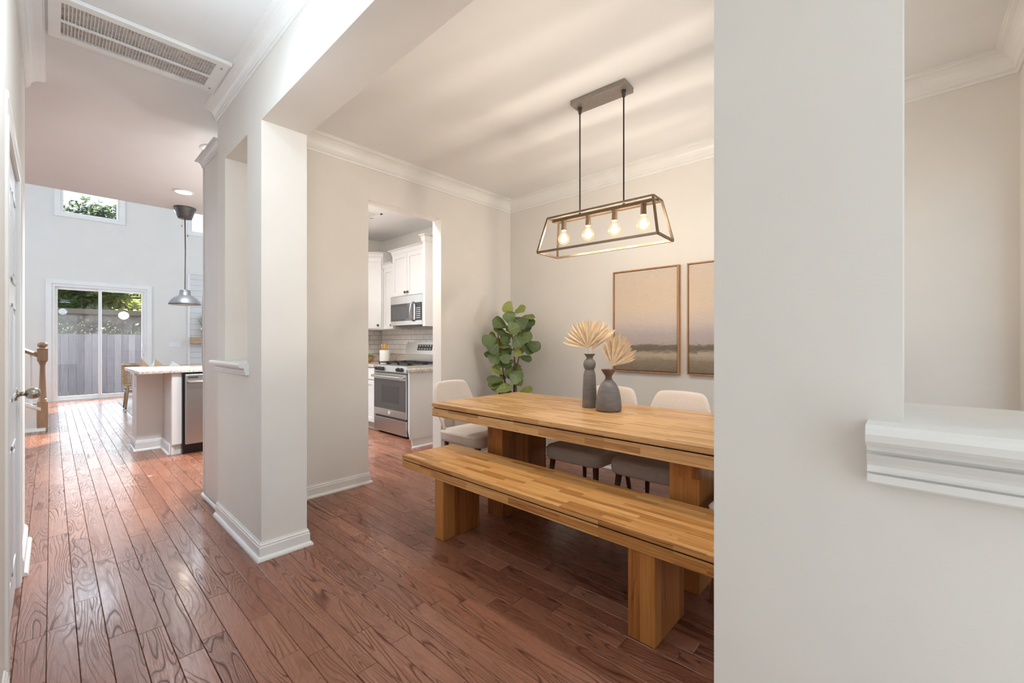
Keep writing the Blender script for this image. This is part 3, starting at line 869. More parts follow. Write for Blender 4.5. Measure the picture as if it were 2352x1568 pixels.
def at(px, py, depth):
    r = (px - 1176) / FPX * depth; z = H - (py - 784) / FPX * depth
    return Vector((FX * depth + RX * r, FY * depth + RY * r, z))
dT = VT[0] * FX + VT[1] * FY; dS = VS[0] * FX + VS[1] * FY
frng = random.Random(4)
frond((VT[0], VT[1], TZ + 0.36), at(1350, 798, dT), [168, 155, 144, 134, 124, 115, 107, 99, 92, 85, 78, 71, 64, 57, 50, 42, 36], [0.185, 0.19, 0.19, 0.19, 0.20, 0.205, 0.205, 0.20, 0.205, 0.20, 0.205, 0.205, 0.205, 0.205, 0.205, 0.205, 0.20],
      'wide dried palm fan on the left of the tall vase', 0.0115, 0.0, -0.05)
frond((VT[0] + 0.006, VT[1] - 0.01, TZ + 0.36), at(1361, 802, dT + 0.03), [88, 82, 76, 70, 65, 60, 55, 50, 45, 40, 35], [0.20, 0.21, 0.215, 0.22, 0.22, 0.215, 0.21, 0.215, 0.21, 0.22, 0.21],
      'dried palm fan behind and right in the tall vase', 0.010, 0.1, 0.06)
frond((VS[0], VS[1], TZ + 0.262), at(1406, 840, dS - 0.01), [118, 110, 103, 97, 91, 86, 81, 76, 71, 66, 61, 56, 50, 43, 35, 26, 18], [0.14, 0.16, 0.19, 0.20, 0.215, 0.22, 0.22, 0.225, 0.225, 0.22, 0.215, 0.205, 0.195, 0.185, 0.185, 0.175, 0.16],
      'single dried palm fan leaning right in the shorter bell vase', 0.0115, -0.1, -0.05)

# ------------------------------------------------------------------ linear pendant over the table
pn = local(thing('linear_chandelier', 'open bronze frame pendant with four globe bulbs over the table', 'chandelier', (0, 0, 0)))
pn.location = (2.515, 1.52, 1.885); pn.rotation_euler = (0, 0, radians(3.2))
zT, zB = 0.245, 0.0
hx1, hy1, hx0, hy0 = 0.072, 0.385, 0.128, 0.435
tc = [(-hx1, -hy1), (hx1, -hy1), (hx1, hy1), (-hx1, hy1)]; bc = [(-hx0, -hy0), (hx0, -hy0), (hx0, hy0), (-hx0, hy0)]
q = B()
for k in range(4):
    a, b = tc[k], tc[(k + 1) % 4]; c, d = bc[k], bc[(k + 1) % 4]
    q.cone((*a, zT), (*b, zT), 0.0095, 0.0095, 4, True)
    q.cone((*c, zB), (*d, zB), 0.0095, 0.0095, 4, True)
    q.cone((*a, zT), (*c, zB), 0.0095, 0.0095, 4, True)
q.obj('frame', 'lamp_metal', pn)
B().box(-0.016, 0.016, -hy1, hy1, zT - 0.018, zT + 0.004).obj('lamp_bar', 'lamp_metal', pn)
for y in (-0.295, -0.098, 0.098, 0.295):
    sk = B().cone((0, y, zT - 0.016), (0, y, zT - 0.085), 0.017, 0.019, 18).cone((0, y, zT - 0.012), (0, y, zT - 0.026), 0.021, 0.021, 18).obj('socket', 'lamp_metal', pn, smooth=False)
    bz = zT - 0.147
    bb = B().lathe([(0.001, -0.043), (0.016, -0.040), (0.030, -0.031), (0.040, -0.016), (0.043, 0), (0.040, 0.016), (0.031, 0.030), (0.020, 0.039), (0.015, 0.047), (0.015, 0.062)], (0, y, bz), 22, False).obj('bulb', 'bulb', pn, smooth=True)
    B().sphere((0, y, bz - 0.002), 0.009, 10, 6, 1.6).obj('filament', 'filament', bb, smooth=True)
    l = light('bulb_light', 'POINT', (0, y, bz), 12.5, (1, 0.91, 0.78), radius=0.03)
    l.parent = pn
zR = ZC - 1.885
for y in (-0.163, 0.163):
    B().cone((0, y, zT - 0.002), (0, y, zR - 0.03), 0.0048, 0.0048, 10).cone((0, y, zT - 0.002), (0, y, zT + 0.018), 0.010, 0.007, 10).obj('rod', 'cord', pn)
    B().cone((0, y, zR - 0.075), (0, y, zR - 0.03), 0.011, 0.013, 14).cone((0, y, zR - 0.045), (0, y, zR - 0.03), 0.016, 0.016, 14).obj('rod_collar', 'grey_metal', pn)
B().box(-0.068, 0.068, -0.2, 0.2, zR - 0.034, zR).obj('canopy', 'canopy_metal', pn, bevel=0.002)
for y in (-0.06, 0.08): B().cone((-0.0678, y, zR - 0.017), (-0.071, y, zR - 0.017), 0.004, 0.004, 8).obj('screw', 'nickel', pn)

# ------------------------------------------------------------------ two framed canvases
for y0, y1, mat, lab in ((1.470, 2.109, 'paint_a', 'framed seascape canvas left, the one seen whole behind the vases'), (0.760, 1.399, 'paint_b', 'framed seascape canvas right, cut off by the near post')):
    pz0, pz1 = 0.966, 1.920
    p = thing('framed_painting', lab, 'painting', (XP - 0.02, (y0 + y1) / 2, pz0), 'paintings over the table')
    th = 0.011
    B().box(XP - 0.044, XP - 0.004, y0, y0 + th, pz0, pz1).box(XP - 0.044, XP - 0.004, y1 - th, y1, pz0, pz1).box(XP - 0.044, XP - 0.004, y0 + th, y1 - th, pz0, pz0 + th).box(XP - 0.044, XP - 0.004, y0 + th, y1 - th, pz1 - th, pz1).obj('frame', 'frame_wood', p)
    B().box(XP - 0.016, XP - 0.004, y0 + th, y1 - th, pz0 + th, pz1 - th).obj('backing', 'dark', p)
    B().box(XP - 0.038, XP - 0.016, y0 + th + 0.005, y1 - th - 0.005, pz0 + th + 0.005, pz1 - th - 0.005).obj('canvas', mat, p)

# ------------------------------------------------------------------ fiddle leaf fig in the corner
PB = (3.33, 3.07)
pl = thing('fiddle_leaf_fig', 'leafy fiddle leaf fig with big rounded leaves in the room corner', 'plant', (PB[0], PB[1], 0))
B().lathe([(0.001, 0), (0.13, 0), (0.155, 0.06), (0.165, 0.18), (0.155, 0.27), (0.15, 0.28), (0.138, 0.28), (0.138, 0.24), (0.001, 0.24)], (PB[0], PB[1], 0), 28, False).obj('pot', 'basket', pl, smooth=True)
B().lathe([(0.001, 0.245), (0.137, 0.243)], (PB[0], PB[1], 0), 20, False).obj('soil', 'soil', pl)
dP = PB[0] * FX + PB[1] * FY
def pc(x, y, dd=0.0): return at(1090 + x / 6.535, 680 + y / 6.535, dP + dd)
B().tube([(PB[0], PB[1], 0.23), pc(592, 1440), pc(600, 1100), pc(600, 850), pc(560, 560), pc(560, 250)], [0.013, 0.011, 0.009, 0.008, 0.006, 0.004], 8).obj('stem', 'bark', pl, smooth=True)
B().tube([(PB[0] - 0.02, PB[1] + 0.02, 0.23), pc(500, 1440, 0.05), pc(430, 1180, 0.05), pc(420, 1000, 0.02), pc(380, 700, 0.0), pc(330, 500, 0.0)], [0.011, 0.009, 0.008, 0.007, 0.006, 0.004], 8).obj('stem', 'bark', pl, smooth=True)
B().tube([(PB[0] + 0.03, PB[1] - 0.02, 0.23), pc(620, 1300, -0.03), pc(650, 1000, -0.03), pc(690, 760, -0.03), pc(720, 480, 0.0)], [0.010, 0.008, 0.007, 0.006, 0.004], 8).obj('stem', 'bark', pl, smooth=True)
# (base x, base y, tip x, tip y, width factor, depth, facing): picked off the plant's silhouette
LV = [(560, 245, 455, 130, 1.0, 0, .2), (600, 255, 750, 175, .62, .03, .7), (540, 420, 505, 250, .85, -.05, .1), (590, 330, 740, 470, .95, -.03, .2), (690, 320, 885, 315, .42, .02, .9),
      (480, 470, 290, 370, .72, 0, .3), (690, 450, 530, 500, .95, -.1, 0), (720, 470, 890, 380, .6, .04, .6), (700, 540, 840, 460, .6, .06, .5), (400, 560, 300, 470, .5, .05, .8),
      (500, 600, 350, 520, .6, .0, .6), (570, 560, 480, 470, .5, .08, .5), (600, 590, 690, 750, .88, -.12, 0), (690, 610, 850, 620, .8, .0, .3), (540, 690, 410, 650, .7, -.05, .3),
      (330, 620, 140, 700, .74, 0, .2), (330, 640, 230, 570, .5, .08, .6), (350, 720, 235, 830, .85, -.05, .1), (780, 690, 960, 790, .65, .0, .3), (700, 720, 880, 830, .7, .03, .3),
      (560, 760, 380, 740, .4, .02, .8), (580, 800, 380, 840, .55, .03, .6), (640, 760, 640, 900, .55, -.06, .2), (720, 740, 680, 860, .5, .05, .5), (670, 910, 840, 955, .42, -.02, .8),
      (370, 850, 260, 985, .8, -.03, .1), (400, 850, 360, 990, .45, .0, .5), (520, 870, 430, 985, .75, -.05, .2), (250, 820, 185, 910, .45, .08, .6), (450, 1000, 320, 1050, .55, .02, .6),
      (590, 960, 440, 1050, .45, -.02, .7), (430, 1170, 275, 1080, .38, 0, .7), (560, 1140, 680, 1060, .75, .03, .3), (450, 1190, 550, 1060, .6, -.03, .3), (520, 1150, 690, 1250, .85, -.08, .1),
      (440, 1180, 690, 1120, .5, .06, .6), (440, 1260, 210, 1250, .42, 0, .6), (440, 1290, 230, 1340, .5, .05, .6), (420, 1320, 270, 1390, .5, .02, .6), (440, 1300, 460, 1430, 1.5, -.06, .1), (590, 1300, 715, 1270, .8, .0, .3),
      (560, 1430, 380, 1460, .45, .05, .8), (680, 1430, 850, 1400, .5, .06, .8), (470, 1250, 390, 1170, .5, .05, .5), (480, 700, 470, 560, .8, .12, .2), (420, 640, 300, 740, .8, .12, .2), (640, 560, 760, 620, .8, .12, .2), (620, 400, 660, 520, .9, .1, .3), (560, 1250, 520, 1150, .8, .1, .3), (500, 780, 480, 880, .9, .13, .3)]
lr = random.Random(5)
for bx, by, tx, ty, wf, dd, fac in LV:
    a = pc(bx, by, dd + 0.01); b = pc(tx, ty, dd - 0.02)
    ax = b - a; L = ax.length * 1.12; d = ax.normalized()
    view = Vector((-FX, -FY, 0.0))
    n0 = (view + Vector((0, 0, 1)) * (0.35 + fac * 0.9) + Vector((RX, RY, 0)) * lr.uniform(-0.35, 0.35))
    n0 = (n0 - d * n0.dot(d)).normalized(); s = d.cross(n0).normalized()
    hw = min(0.095, L * 0.52 * wf + 0.016)
    if fac > 0.5: hw = max(hw, 0.05)
    prof = [(0, 0.05), (0.08, 0.32), (0.2, 0.52), (0.34, 0.66), (0.5, 0.86), (0.66, 1.0), (0.8, 0.95), (0.92, 0.66), (1.0, 0.12)]
    vs = []; ph = lr.uniform(0, 6)
    for i, (t, wq) in enumerate(prof):
        c = a + d * (L * t) - n0 * (0.05 * L * (2 * t - 1) ** 2) 
        for j in (-1, -0.5, 0, 0.5, 1):
            rip = 0.006 * abs(j) * sin(i * 1.9 + ph + j)
            vs.append(c + s * (hw * wq * j) + n0 * (0.16 * hw * abs(j) ** 1.5 + rip))
    fs = [(i * 5 + j, i * 5 + j + 1, i * 5 + j + 6, i * 5 + j + 5) for i in range(len(prof) - 1) for j in range(4)]
    lo = B().add(vs, fs).obj('leaf', 'leaf', pl, smooth=True, sub=1)
    B().add([a - s * 0.0018 + n0 * 0.0012, a + s * 0.0018 + n0 * 0.0012, a + d * L * 0.5 + s * 0.0012 + n0 * 0.002, a + d * L * 0.5 - s * 0.0012 + n0 * 0.002,
             a + d * L * 0.92 - n0 * 0.02 * L + n0 * 0.002], [(0, 1, 2, 3), (3, 2, 4)]).obj('midrib', 'vein', lo)

# ------------------------------------------------------------------ fridge surround and fridge at the end of the partition
en = thing('refrigerator_surround', 'tall warm white fridge side panel with small crown past the column', 'cabinet', (1.3, 3.95, 0))
B().box(0.846, 0.864, 3.666, 4.222, 0, 2.665).obj('side_panel', 'enclosure', en)
B().box(0.841, 0.866, 4.195, 4.226, 0, 2.665).obj('stile', 'enclosure', en)
B().box(1.74, 1.76, 3.666, 4.222, 0, 2.665).obj('side_panel', 'enclosure', en)
B().box(0.864, 1.74, 3.666, 4.2, 1.95, 2.665).obj('cabinet_box', 'white', en)
B().sweep([(1.76, 4.226), (0.845, 4.226), (0.845, 3.664)][::-1] if False else [(1.76, 4.224), (0.843, 4.224), (0.843, 3.666)][::1], crown_prof(0.062, 0.05, 2.722)).obj('crown', 'white', en)
B().sweep([(0.841, 4.226), (0.841, 3.70)], [(0, 0), (0.014, 0), (0.012, 0.012), (0.006, 0.02), (0, 0.022)]).obj('shoe_moulding', 'trim', en)
rf = thing('refrigerator', 'stainless refrigerator hidden behind its panel, only the handle edge showing', 'refrigerator', (1.3, 4.0, 0))
B().box(0.875, 1.735, 3.70, 4.27, 0.02, 1.80).obj('body', 'steel_dark', rf)
for z0, z1 in ((0.06, 0.62), (0.64, 1.80)):
    B().box(0.872, 1.735, 4.275, 4.335, z0, z1).obj('door', 'steel', rf, bevel=0.006)
hd = B().tube([(0.9, 4.33, 0.95), (0.883, 4.385, 0.98), (0.880, 4.402, 1.1), (0.880, 4.402, 1.55), (0.883, 4.385, 1.67), (0.9, 4.33, 1.70)], 0.011, 10)
hd.obj('handle', 'steel', rf, smooth=True)
B().box(0.872, 0.892, 4.33, 4.352, 1.74, 1.80).obj('hinge_cover', 'black', rf)

# ------------------------------------------------------------------ peninsula with dishwasher
pe = thing('kitchen_peninsula', 'grey painted peninsula base with white baseboard beside the dishwasher', 'cabinet', (0.95, 6.3, 0))
B().box(0.66, 2.1, 6.46, 6.84, 0, 0.895).obj('body', 'wall', pe)
B().box(0.895, 0.92, 5.95, 6.46, 0, 0.905).obj('end_panel', 'enclosure', pe)
B().box(0.90, 0.985, 5.93, 5.955, 0.115, 0.905).obj('filler_panel', 'white', pe)
B().box(0.90, 0.985, 5.965, 5.985, 0.0, 0.115).obj('toe_kick', 'white', pe)
B().box(1.62, 3.05, 5.93, 6.46, 0.1, 0.905).box(1.62, 3.05, 5.99, 6.46, 0, 0.1).obj('base_cabinets', 'white', pe)
B().sweep([(0.66, 6.84), (0.66, 6.46), (0.895, 6.46), (0.895, 5.985)], base_prof(0.12)).obj('baseboard', 'trim', pe)
B().sweep([(0.66, 6.84), (0.66, 6.46), (0.895, 6.46)], [(0, 0.86), (0.012, 0.86), (0.022, 0.895), (0, 0.895)]).obj('top_moulding', 'trim', pe)
ou = B().box(0.655, 0.66, 6.58, 6.65, 0.72, 0.835).obj('outlet_plate', 'plastic', pe, bevel=0.002)
for z in (0.755, 0.8): B().box(0.6535, 0.656, 6.598, 6.632, z - 0.012, z + 0.012).obj('socket', 'trim', ou)
ct = tag(B().prism([(0.622, 5.89), (3.06, 5.89), (3.06, 6.455), (2.1, 6.455), (2.1, 6.95), (0.60, 6.95)], 0.9055, 0.938).obj('countertop', 'granite', bevel=0.006), 'speckled granite worktop along the peninsula', 'countertop')
dw = thing('dishwasher', 'stainless dishwasher with bar handle in the peninsula', 'dishwasher', (1.3, 6.1, 0))
B().box(1.0, 1.6, 5.9, 6.44, 0.08, 0.895).obj('tub', 'black', dw)
dd_ = B().box(1.004, 1.6, 5.842, 5.898, 0.115, 0.885).obj('door', 'steel', dw, bevel=0.006)
B().box(0.986, 1.003, 5.90, 5.96, 0.0, 0.9).obj('side_gap_strip', 'black', dw)
B().tube([(1.03, 5.842, 0.80), (1.035, 5.80, 0.80), (1.55, 5.80, 0.80), (1.57, 5.842, 0.80)], 0.013, 10).obj('handle', 'steel', dw, smooth=True)
for i in range(7): B().box(1.03 + i * 0.013, 1.04 + i * 0.013, 5.839, 5.843, 0.845, 0.86).obj('vent_slot', 'black', dd_)
B().box(1.0, 1.6, 5.93, 5.95, 0.0, 0.105).obj('toe_panel', 'black', dw)

# ------------------------------------------------------------------ shaker doors for the kitchen
def shaker_x(x, y0, y1, z0, z1, parent, mat='white', name='door'):        # faces -X at plane x
    o = B().box(x - 0.02, x, y0, y1, z0, z0 + 0.06).box(x - 0.02, x, y0, y1, z1 - 0.06, z1).box(x - 0.02, x, y0, y0 + 0.055, z0 + 0.06, z1 - 0.06).box(x - 0.02, x, y1 - 0.055, y1, z0 + 0.06, z1 - 0.06).box(x - 0.01, x, y0 + 0.055, y1 - 0.055, z0 + 0.06, z1 - 0.06).obj(name, mat, parent)
    return o
def sq_knob(p, d, parent):
    p = Vector(p); d = Vector(d)
    q = B().cone(p, p + d * 0.018, 0.006, 0.006, 8).cone(p + d * 0.016, p + d * 0.026, 0.020, 0.020, 4, True)
    return q.obj('knob', 'black', parent)
# wall cabinet above the microwave
kc = thing('wall_cabinet', 'white two door wall cabinet over the microwave', 'cabinet', (3.55, 5.17, 1.89), 'white kitchen wall cabinets')
B().box(3.42, XP - 0.002, 4.79, 5.555, 1.89, 2.52).obj('body', 'white', kc)
B().sweep([(3.75, 5.575), (3.42, 5.575), (3.42, 4.79), (3.75, 4.79)][0:3], crown_prof(0.085, 0.055, 2.58)).obj('crown', 'white', kc)
for y0, y1, ky in ((4.795, 5.17, 5.14), (5.175, 5.55, 5.205)):
    d = shaker_x(3.42, y0, y1, 1.90, 2.50, kc); sq_knob((3.40, ky, 1.945), (-1, 0, 0), d)
# filler gable with taller crown
kg = thing('wall_cabinet', 'tall white cabinet gable with high crown by the doorway jamb', 'cabinet', (3.53, 4.66, 1.45), 'white kitchen wall cabinets')
B().box(3.32, XP - 0.002, 4.635, 4.688, 1.452, 2.57).obj('body', 'white', kg)
B().sweep([(3.32, 4.70), (3.32, 4.635), (3.75, 4.635)], crown_prof(0.085, 0.06, 2.645)).obj('crown', 'white', kg)
# narrow cabinet
kn_ = thing('wall_cabinet', 'narrow lower white wall cabinet between corner unit and microwave', 'cabinet', (3.58, 5.7, 1.43), 'white kitchen wall cabinets')
B().box(3.44, XP - 0.002, 5.56, 5.835, 1.43, 2.352).obj('body', 'white', kn_)
d = shaker_x(3.44, 5.565, 5.83, 1.44, 2.345, kn_); sq_knob((3.42, 5.60, 1.49), (-1, 0, 0), d)
B().sweep([(3.42, 5.84), (3.42, 5.56)], crown_prof(0.07, 0.05, 2.415)).obj('crown', 'white', kn_)
# diagonal corner cabinet
kd = thing('wall_cabinet', 'tall white diagonal corner wall cabinet left of the microwave', 'cabinet', (3.5, 6.2, 1.43), 'white kitchen wall cabinets')
pA, pB = Vector((3.42, 5.85)), Vector((3.14, 6.13))
B().prism([(3.42, 5.85), (3.748, 5.85), (3.748, 6.458), (3.14, 6.458), (3.14, 6.13)], 1.43, 2.53).obj('body', 'white', kd)
e = (pB - pA).normalized(); nrm = Vector((-1, -1)).normalized()
def diag(u0, u1, z0, z1, d0, d1, q):
    a = pA + e * u0 + nrm * d0; b = pA + e * u1 + nrm * d0; c = pA + e * u1 + nrm * d1; f_ = pA + e * u0 + nrm * d1
    q.prism([tuple(a), tuple(b), tuple(c), tuple(f_)], z0, z1)
Ld = (pB - pA).length
q = B(); m0, m1 = 0.02, Ld - 0.02
diag(m0, m1, 1.445, 1.51, 0, 0.02, q); diag(m0, m1, 2.455, 2.515, 0, 0.02, q); diag(m0, m0 + 0.055, 1.51, 2.455, 0, 0.02, q); diag(m1 - 0.055, m1, 1.51, 2.455, 0, 0.02, q); diag(m0 + 0.055, m1 - 0.055, 1.51, 2.455, 0, 0.01, q)
dd2 = q.obj('door', 'white', kd)
kp = pA + e * (m0 + 0.045) + nrm * 0.02
sq_knob((kp.x, kp.y, 1.495), (nrm.x, nrm.y, 0), dd2)
B().sweep([(3.14, 6.46), (3.14, 6.13), (3.42, 5.85), (3.75, 5.85)], crown_prof(0.07, 0.05, 2.595)).obj('crown', 'white', kd)

# microwave
mw = thing('microwave', 'stainless over-range microwave with vertical bar handle', 'microwave', (3.5, 5.1, 1.475))
B().box(3.36, XP - 0.004, 4.715, 5.495, 1.475, 1.885).obj('body', 'steel_dark', mw)
B().box(3.335, 3.36, 4.715, 5.495, 1.475, 1.885).obj('face', 'steel', mw, bevel=0.004)
mdoor = B().box(3.328, 3.336, 4.93, 5.475, 1.535, 1.775).obj('glass_door', 'blackglass', mw)
B().box(3.3265, 3.3285, 5.03, 5.43, 1.56, 1.735).obj('window_mesh', 'steel_dark', mdoor)
cpn = B().box(3.328, 3.336, 4.735, 4.87, 1.535, 1.775).obj('control_panel', 'black', mw)
for i in range(3):
    for j in range(6): B().box(3.3265, 3.3285, 4.755 + i * 0.036, 4.775 + i * 0.036, 1.565 + j * 0.026, 1.575 + j * 0.026).obj('button', 'plastic', cpn)
B().tube([(3.33, 4.915, 1.53), (3.29, 4.915, 1.555), (3.278, 4.915, 1.655), (3.29, 4.915, 1.755), (3.33, 4.915, 1.78)], 0.013, 10).obj('handle', 'steel', mw, smooth=True)
def badge(x, y, z, parent):
    b = B().cone((x, y, z), (x - 0.003, y, z), 0.021, 0.021, 20).obj('badge', 'plastic', parent)
    pts = [(x - 0.0042, y + 0.010 * cos(t) , z + 0.010 * sin(t)) for t in [i * 0.5 for i in range(10)]]
    B().tube(pts, 0.0016, 5).tube([(x - 0.0042, y - 0.004, z + 0.012), (x - 0.0042, y - 0.001, z - 0.011)], 0.0016, 5).obj('monogram', 'steel_dark', b)
badge(3.335, 5.13, 1.832, mw)
B().box(3.40, 3.70, 4.74, 5.47, 1.462, 1.475).obj('filter_tray', 'steel_dark', mw)

# ------------------------------------------------------------------ range
rg = thing('gas_range', 'stainless slide-in gas range with dark oven glass', 'range', (3.4, 5.1, 0))
RY0, RY1, RXF = 4.70, 5.495, 3.10
B().box(RXF, 3.66, RY0, RY1, 0.035, 0.925).obj('body', 'steel_dark', rg)
B().box(RXF + 0.05, 3.66, RY0 + 0.02, RY1 - 0.02, 0.0, 0.04).obj('plinth', 'black', rg)
dr = B().box(RXF - 0.024, RXF, RY0 + 0.004, RY1 - 0.004, 0.03, 0.222).obj('drawer', 'steel', rg, bevel=0.004)
od = B().box(RXF - 0.028, RXF, RY0 + 0.004, RY1 - 0.004, 0.248, 0.822).obj('oven_door', 'steel', rg, bevel=0.004)
B().box(RXF - 0.0315, RXF - 0.027, RY0 + 0.015, RY1 - 0.015, 0.345, 0.745).obj('glass', 'blackglass', od)
B().box(RXF - 0.0325, RXF - 0.031, RY0 + 0.16, RY1 - 0.22, 0.43, 0.66).obj('inner_window', 'steel_dark', od)
B().tube([(RXF - 0.028, RY0 + 0.05, 0.782), (RXF - 0.075, RY0 + 0.05, 0.782), (RXF - 0.075, RY1 - 0.03, 0.782), (RXF - 0.028, RY1 - 0.03, 0.782)], 0.017, 10).obj('handle', 'steel', od)
badge(RXF - 0.028, (RY0 + RY1) / 2, 0.298, od)
cpp = B().extrude([(RXF - 0.02, RY0, 0.835), (RXF - 0.03, RY0, 0.85), (RXF - 0.012, RY0, 0.925), (RXF + 0.05, RY0, 0.928), (RXF + 0.05, RY0, 0.835)], (0, RY1 - RY0, 0)).obj('control_panel', 'steel', rg)
for y in (4.80, 4.88, 5.33, 5.41, 5.26):
    B().cone((RXF - 0.022, y, 0.885), (RXF - 0.055, y, 0.878), 0.026, 0.022, 16).obj('knob', 'iron', cpp)
ctp = B().box(RXF - 0.01, 3.62, RY0, RY1, 0.925, 0.936).obj('cooktop', 'steel', rg)
for i in range(3):
    y0 = RY0 + 0.03 + i * 0.25; y1 = y0 + 0.235
    g = B()
    for y in (y0, y1 - 0.012): g.box(RXF + 0.03, 3.58, y, y + 0.012, 0.955, 0.97)
    for x in (RXF + 0.03, RXF + 0.165, RXF + 0.3, 3.568): g.box(x, x + 0.012, y0, y1, 0.955, 0.97)
    for x in (RXF + 0.035, 3.57):
        for y in (y0, y1 - 0.012): g.box(x, x + 0.01, y, y + 0.01, 0.936, 0.956)
    g.obj('grate', 'iron', rg)
for x in (RXF + 0.12, RXF + 0.38):
    for y in (RY0 + 0.15, RY0 + 0.65): B().lathe([(0.001, 0.936), (0.04, 0.936), (0.04, 0.946), (0.028, 0.952), (0.001, 0.953)], (x, y, 0), 18, False).obj('burner', 'iron', rg)
bgd = B().box(3.60, 3.735, RY0 - 0.005, RY1, 0.93, 1.075).extrude([(3.575, RY0 - 0.01, 1.07), (3.745, RY0 - 0.01, 1.07), (3.745, RY0 - 0.01, 1.242), (3.625, RY0 - 0.01, 1.242)], (0, RY1 - RY0 + 0.015, 0)).obj('backguard', 'steel', rg)
q = B().extrude([(3.5885, 4.86, 1.125), (3.6115, 4.86, 1.205), (3.6095, 4.86, 1.206), (3.5865, 4.86, 1.126)], (0, 0.34, 0)).obj('display', 'black', bgd)
for i in range(5): 
    for z in (1.14, 1.185):
        x = 3.5885 + (z - 1.125) * 0.29 - 0.003
        B().box(x, x + 0.001, 4.885 + i * 0.062, 4.91 + i * 0.062, z, z + 0.01).obj('button', 'plastic', q)

# base cabinets either side of the range
ea = thing('base_cabinet', 'white base cabinet end panel right of the range with toe notch', 'cabinet', (3.3, 4.45, 0), 'white kitchen base cabinets')
B().prism([(2.835, 4.262), (3.748, 4.262), (3.748, 4.695), (3.10, 4.695)], 0.105, 0.888).obj('body', 'white', ea)
B().prism([(2.875, 4.266), (3.748, 4.266), (3.748, 4.69), (3.14, 4.69)], 0.0, 0.106).obj('toe_kick', 'white', ea)
B().sweep([(2.872, 4.264), (3.748, 4.264)], [(0, 0), (0.016, 0), (0.014, 0.014), (0, 0.02)]).obj('shoe_moulding', 'trim', ea)
tag(B().prism([(2.80, 4.235), (3.748, 4.235), (3.748, 4.697), (3.07, 4.697)], 0.889, 0.93).obj('countertop', 'granite', bevel=0.006), 'small granite worktop right of the range', 'countertop')
eb = thing('base_cabinet', 'white base cabinet with drawer left of the range', 'cabinet', (3.4, 5.95, 0), 'white kitchen base cabinets')
B().box(3.10, 3.748, 5.50, 5.92, 0.1, 0.888).box(3.16, 3.748, 5.50, 5.92, 0, 0.1).box(3.06, 3.748, 5.92, 6.455, 0.0, 0.888).obj('body', 'white', eb)
dq = shaker_x(3.10, 5.505, 5.90, 0.115, 0.70, eb); sq_knob((3.08, 5.86, 0.65), (-1, 0, 0), dq)
dq2 = B().box(3.08, 3.10, 5.505, 5.90, 0.715, 0.875).obj('drawer', 'white', eb, bevel=0.003); sq_knob((3.08, 5.7, 0.79), (-1, 0, 0), dq2)
tag(B().prism([(3.065, 5.50), (3.748, 5.50), (3.748, 6.455), (3.065, 6.455)], 0.889, 0.93).obj('countertop', 'granite', bevel=0.006), 'granite worktop in the corner left of the range', 'countertop')
tag(B().box(3.722, 3.748, 5.497, 6.43, 0.931, 1.045).box(3.10, 3.722, 6.43, 6.456, 0.931, 1.045).obj('backsplash_ledge', 'granite', bevel=0.003), 'low granite upstand behind the utensil crock', 'backsplash')
# subway tile, each tile a piece of the wall
def tilewall(name, axis, a0, a1, z0, z1, fixed, label):
    TW, TH, G = 0.154, 0.0765, 0.0035
    if axis == 'y': base = B().box(fixed - 0.004, fixed - 0.0005, a0, a1, z0, z1)
    else: base = B().box(a0, a1, fixed - 0.004, fixed - 0.0005, z0, z1)
    w_ = struct(base.obj(name, 'grout', keep=True), label)
    z = z1; row = 0
    while z > z0 + 0.02:
        zb = max(z0, z - TH); a = a0 - (TW / 2 if row % 2 else 0)
        while a < a1 - 0.01:
            p0, p1 = max(a, a0) + G / 2, min(a + TW, a1) - G / 2
            if p1 - p0 > 0.015:
                if axis == 'y': q = B().box(fixed - 0.0095, fixed - 0.003, p0, p1, zb + G / 2, z - G / 2)
                else: q = B().box(p0, p1, fixed - 0.0095, fixed - 0.003, zb + G / 2, z - G / 2)
                q.obj('tile', 'tile', w_, bevel=0.0015, seg=1)
            a += TW
        z -= TH; row += 1
tilewall('wall_tile_right', 'y', 4.26, 6.445, 1.05, 1.432, XP, 'white subway tile with dark grout behind the range')
tilewall('wall_tile_back', 'x', 3.0, 3.74, 1.05, 1.428, YB, 'white subway tile with dark grout on the kitchen back wall')
op = tag(B().box(3.733, 3.7405, 5.575, 5.655, 1.075, 1.19).obj('outlet', 'plastic', bevel=0.003), 'white outlet plate on the tile beside the range', 'outlet')
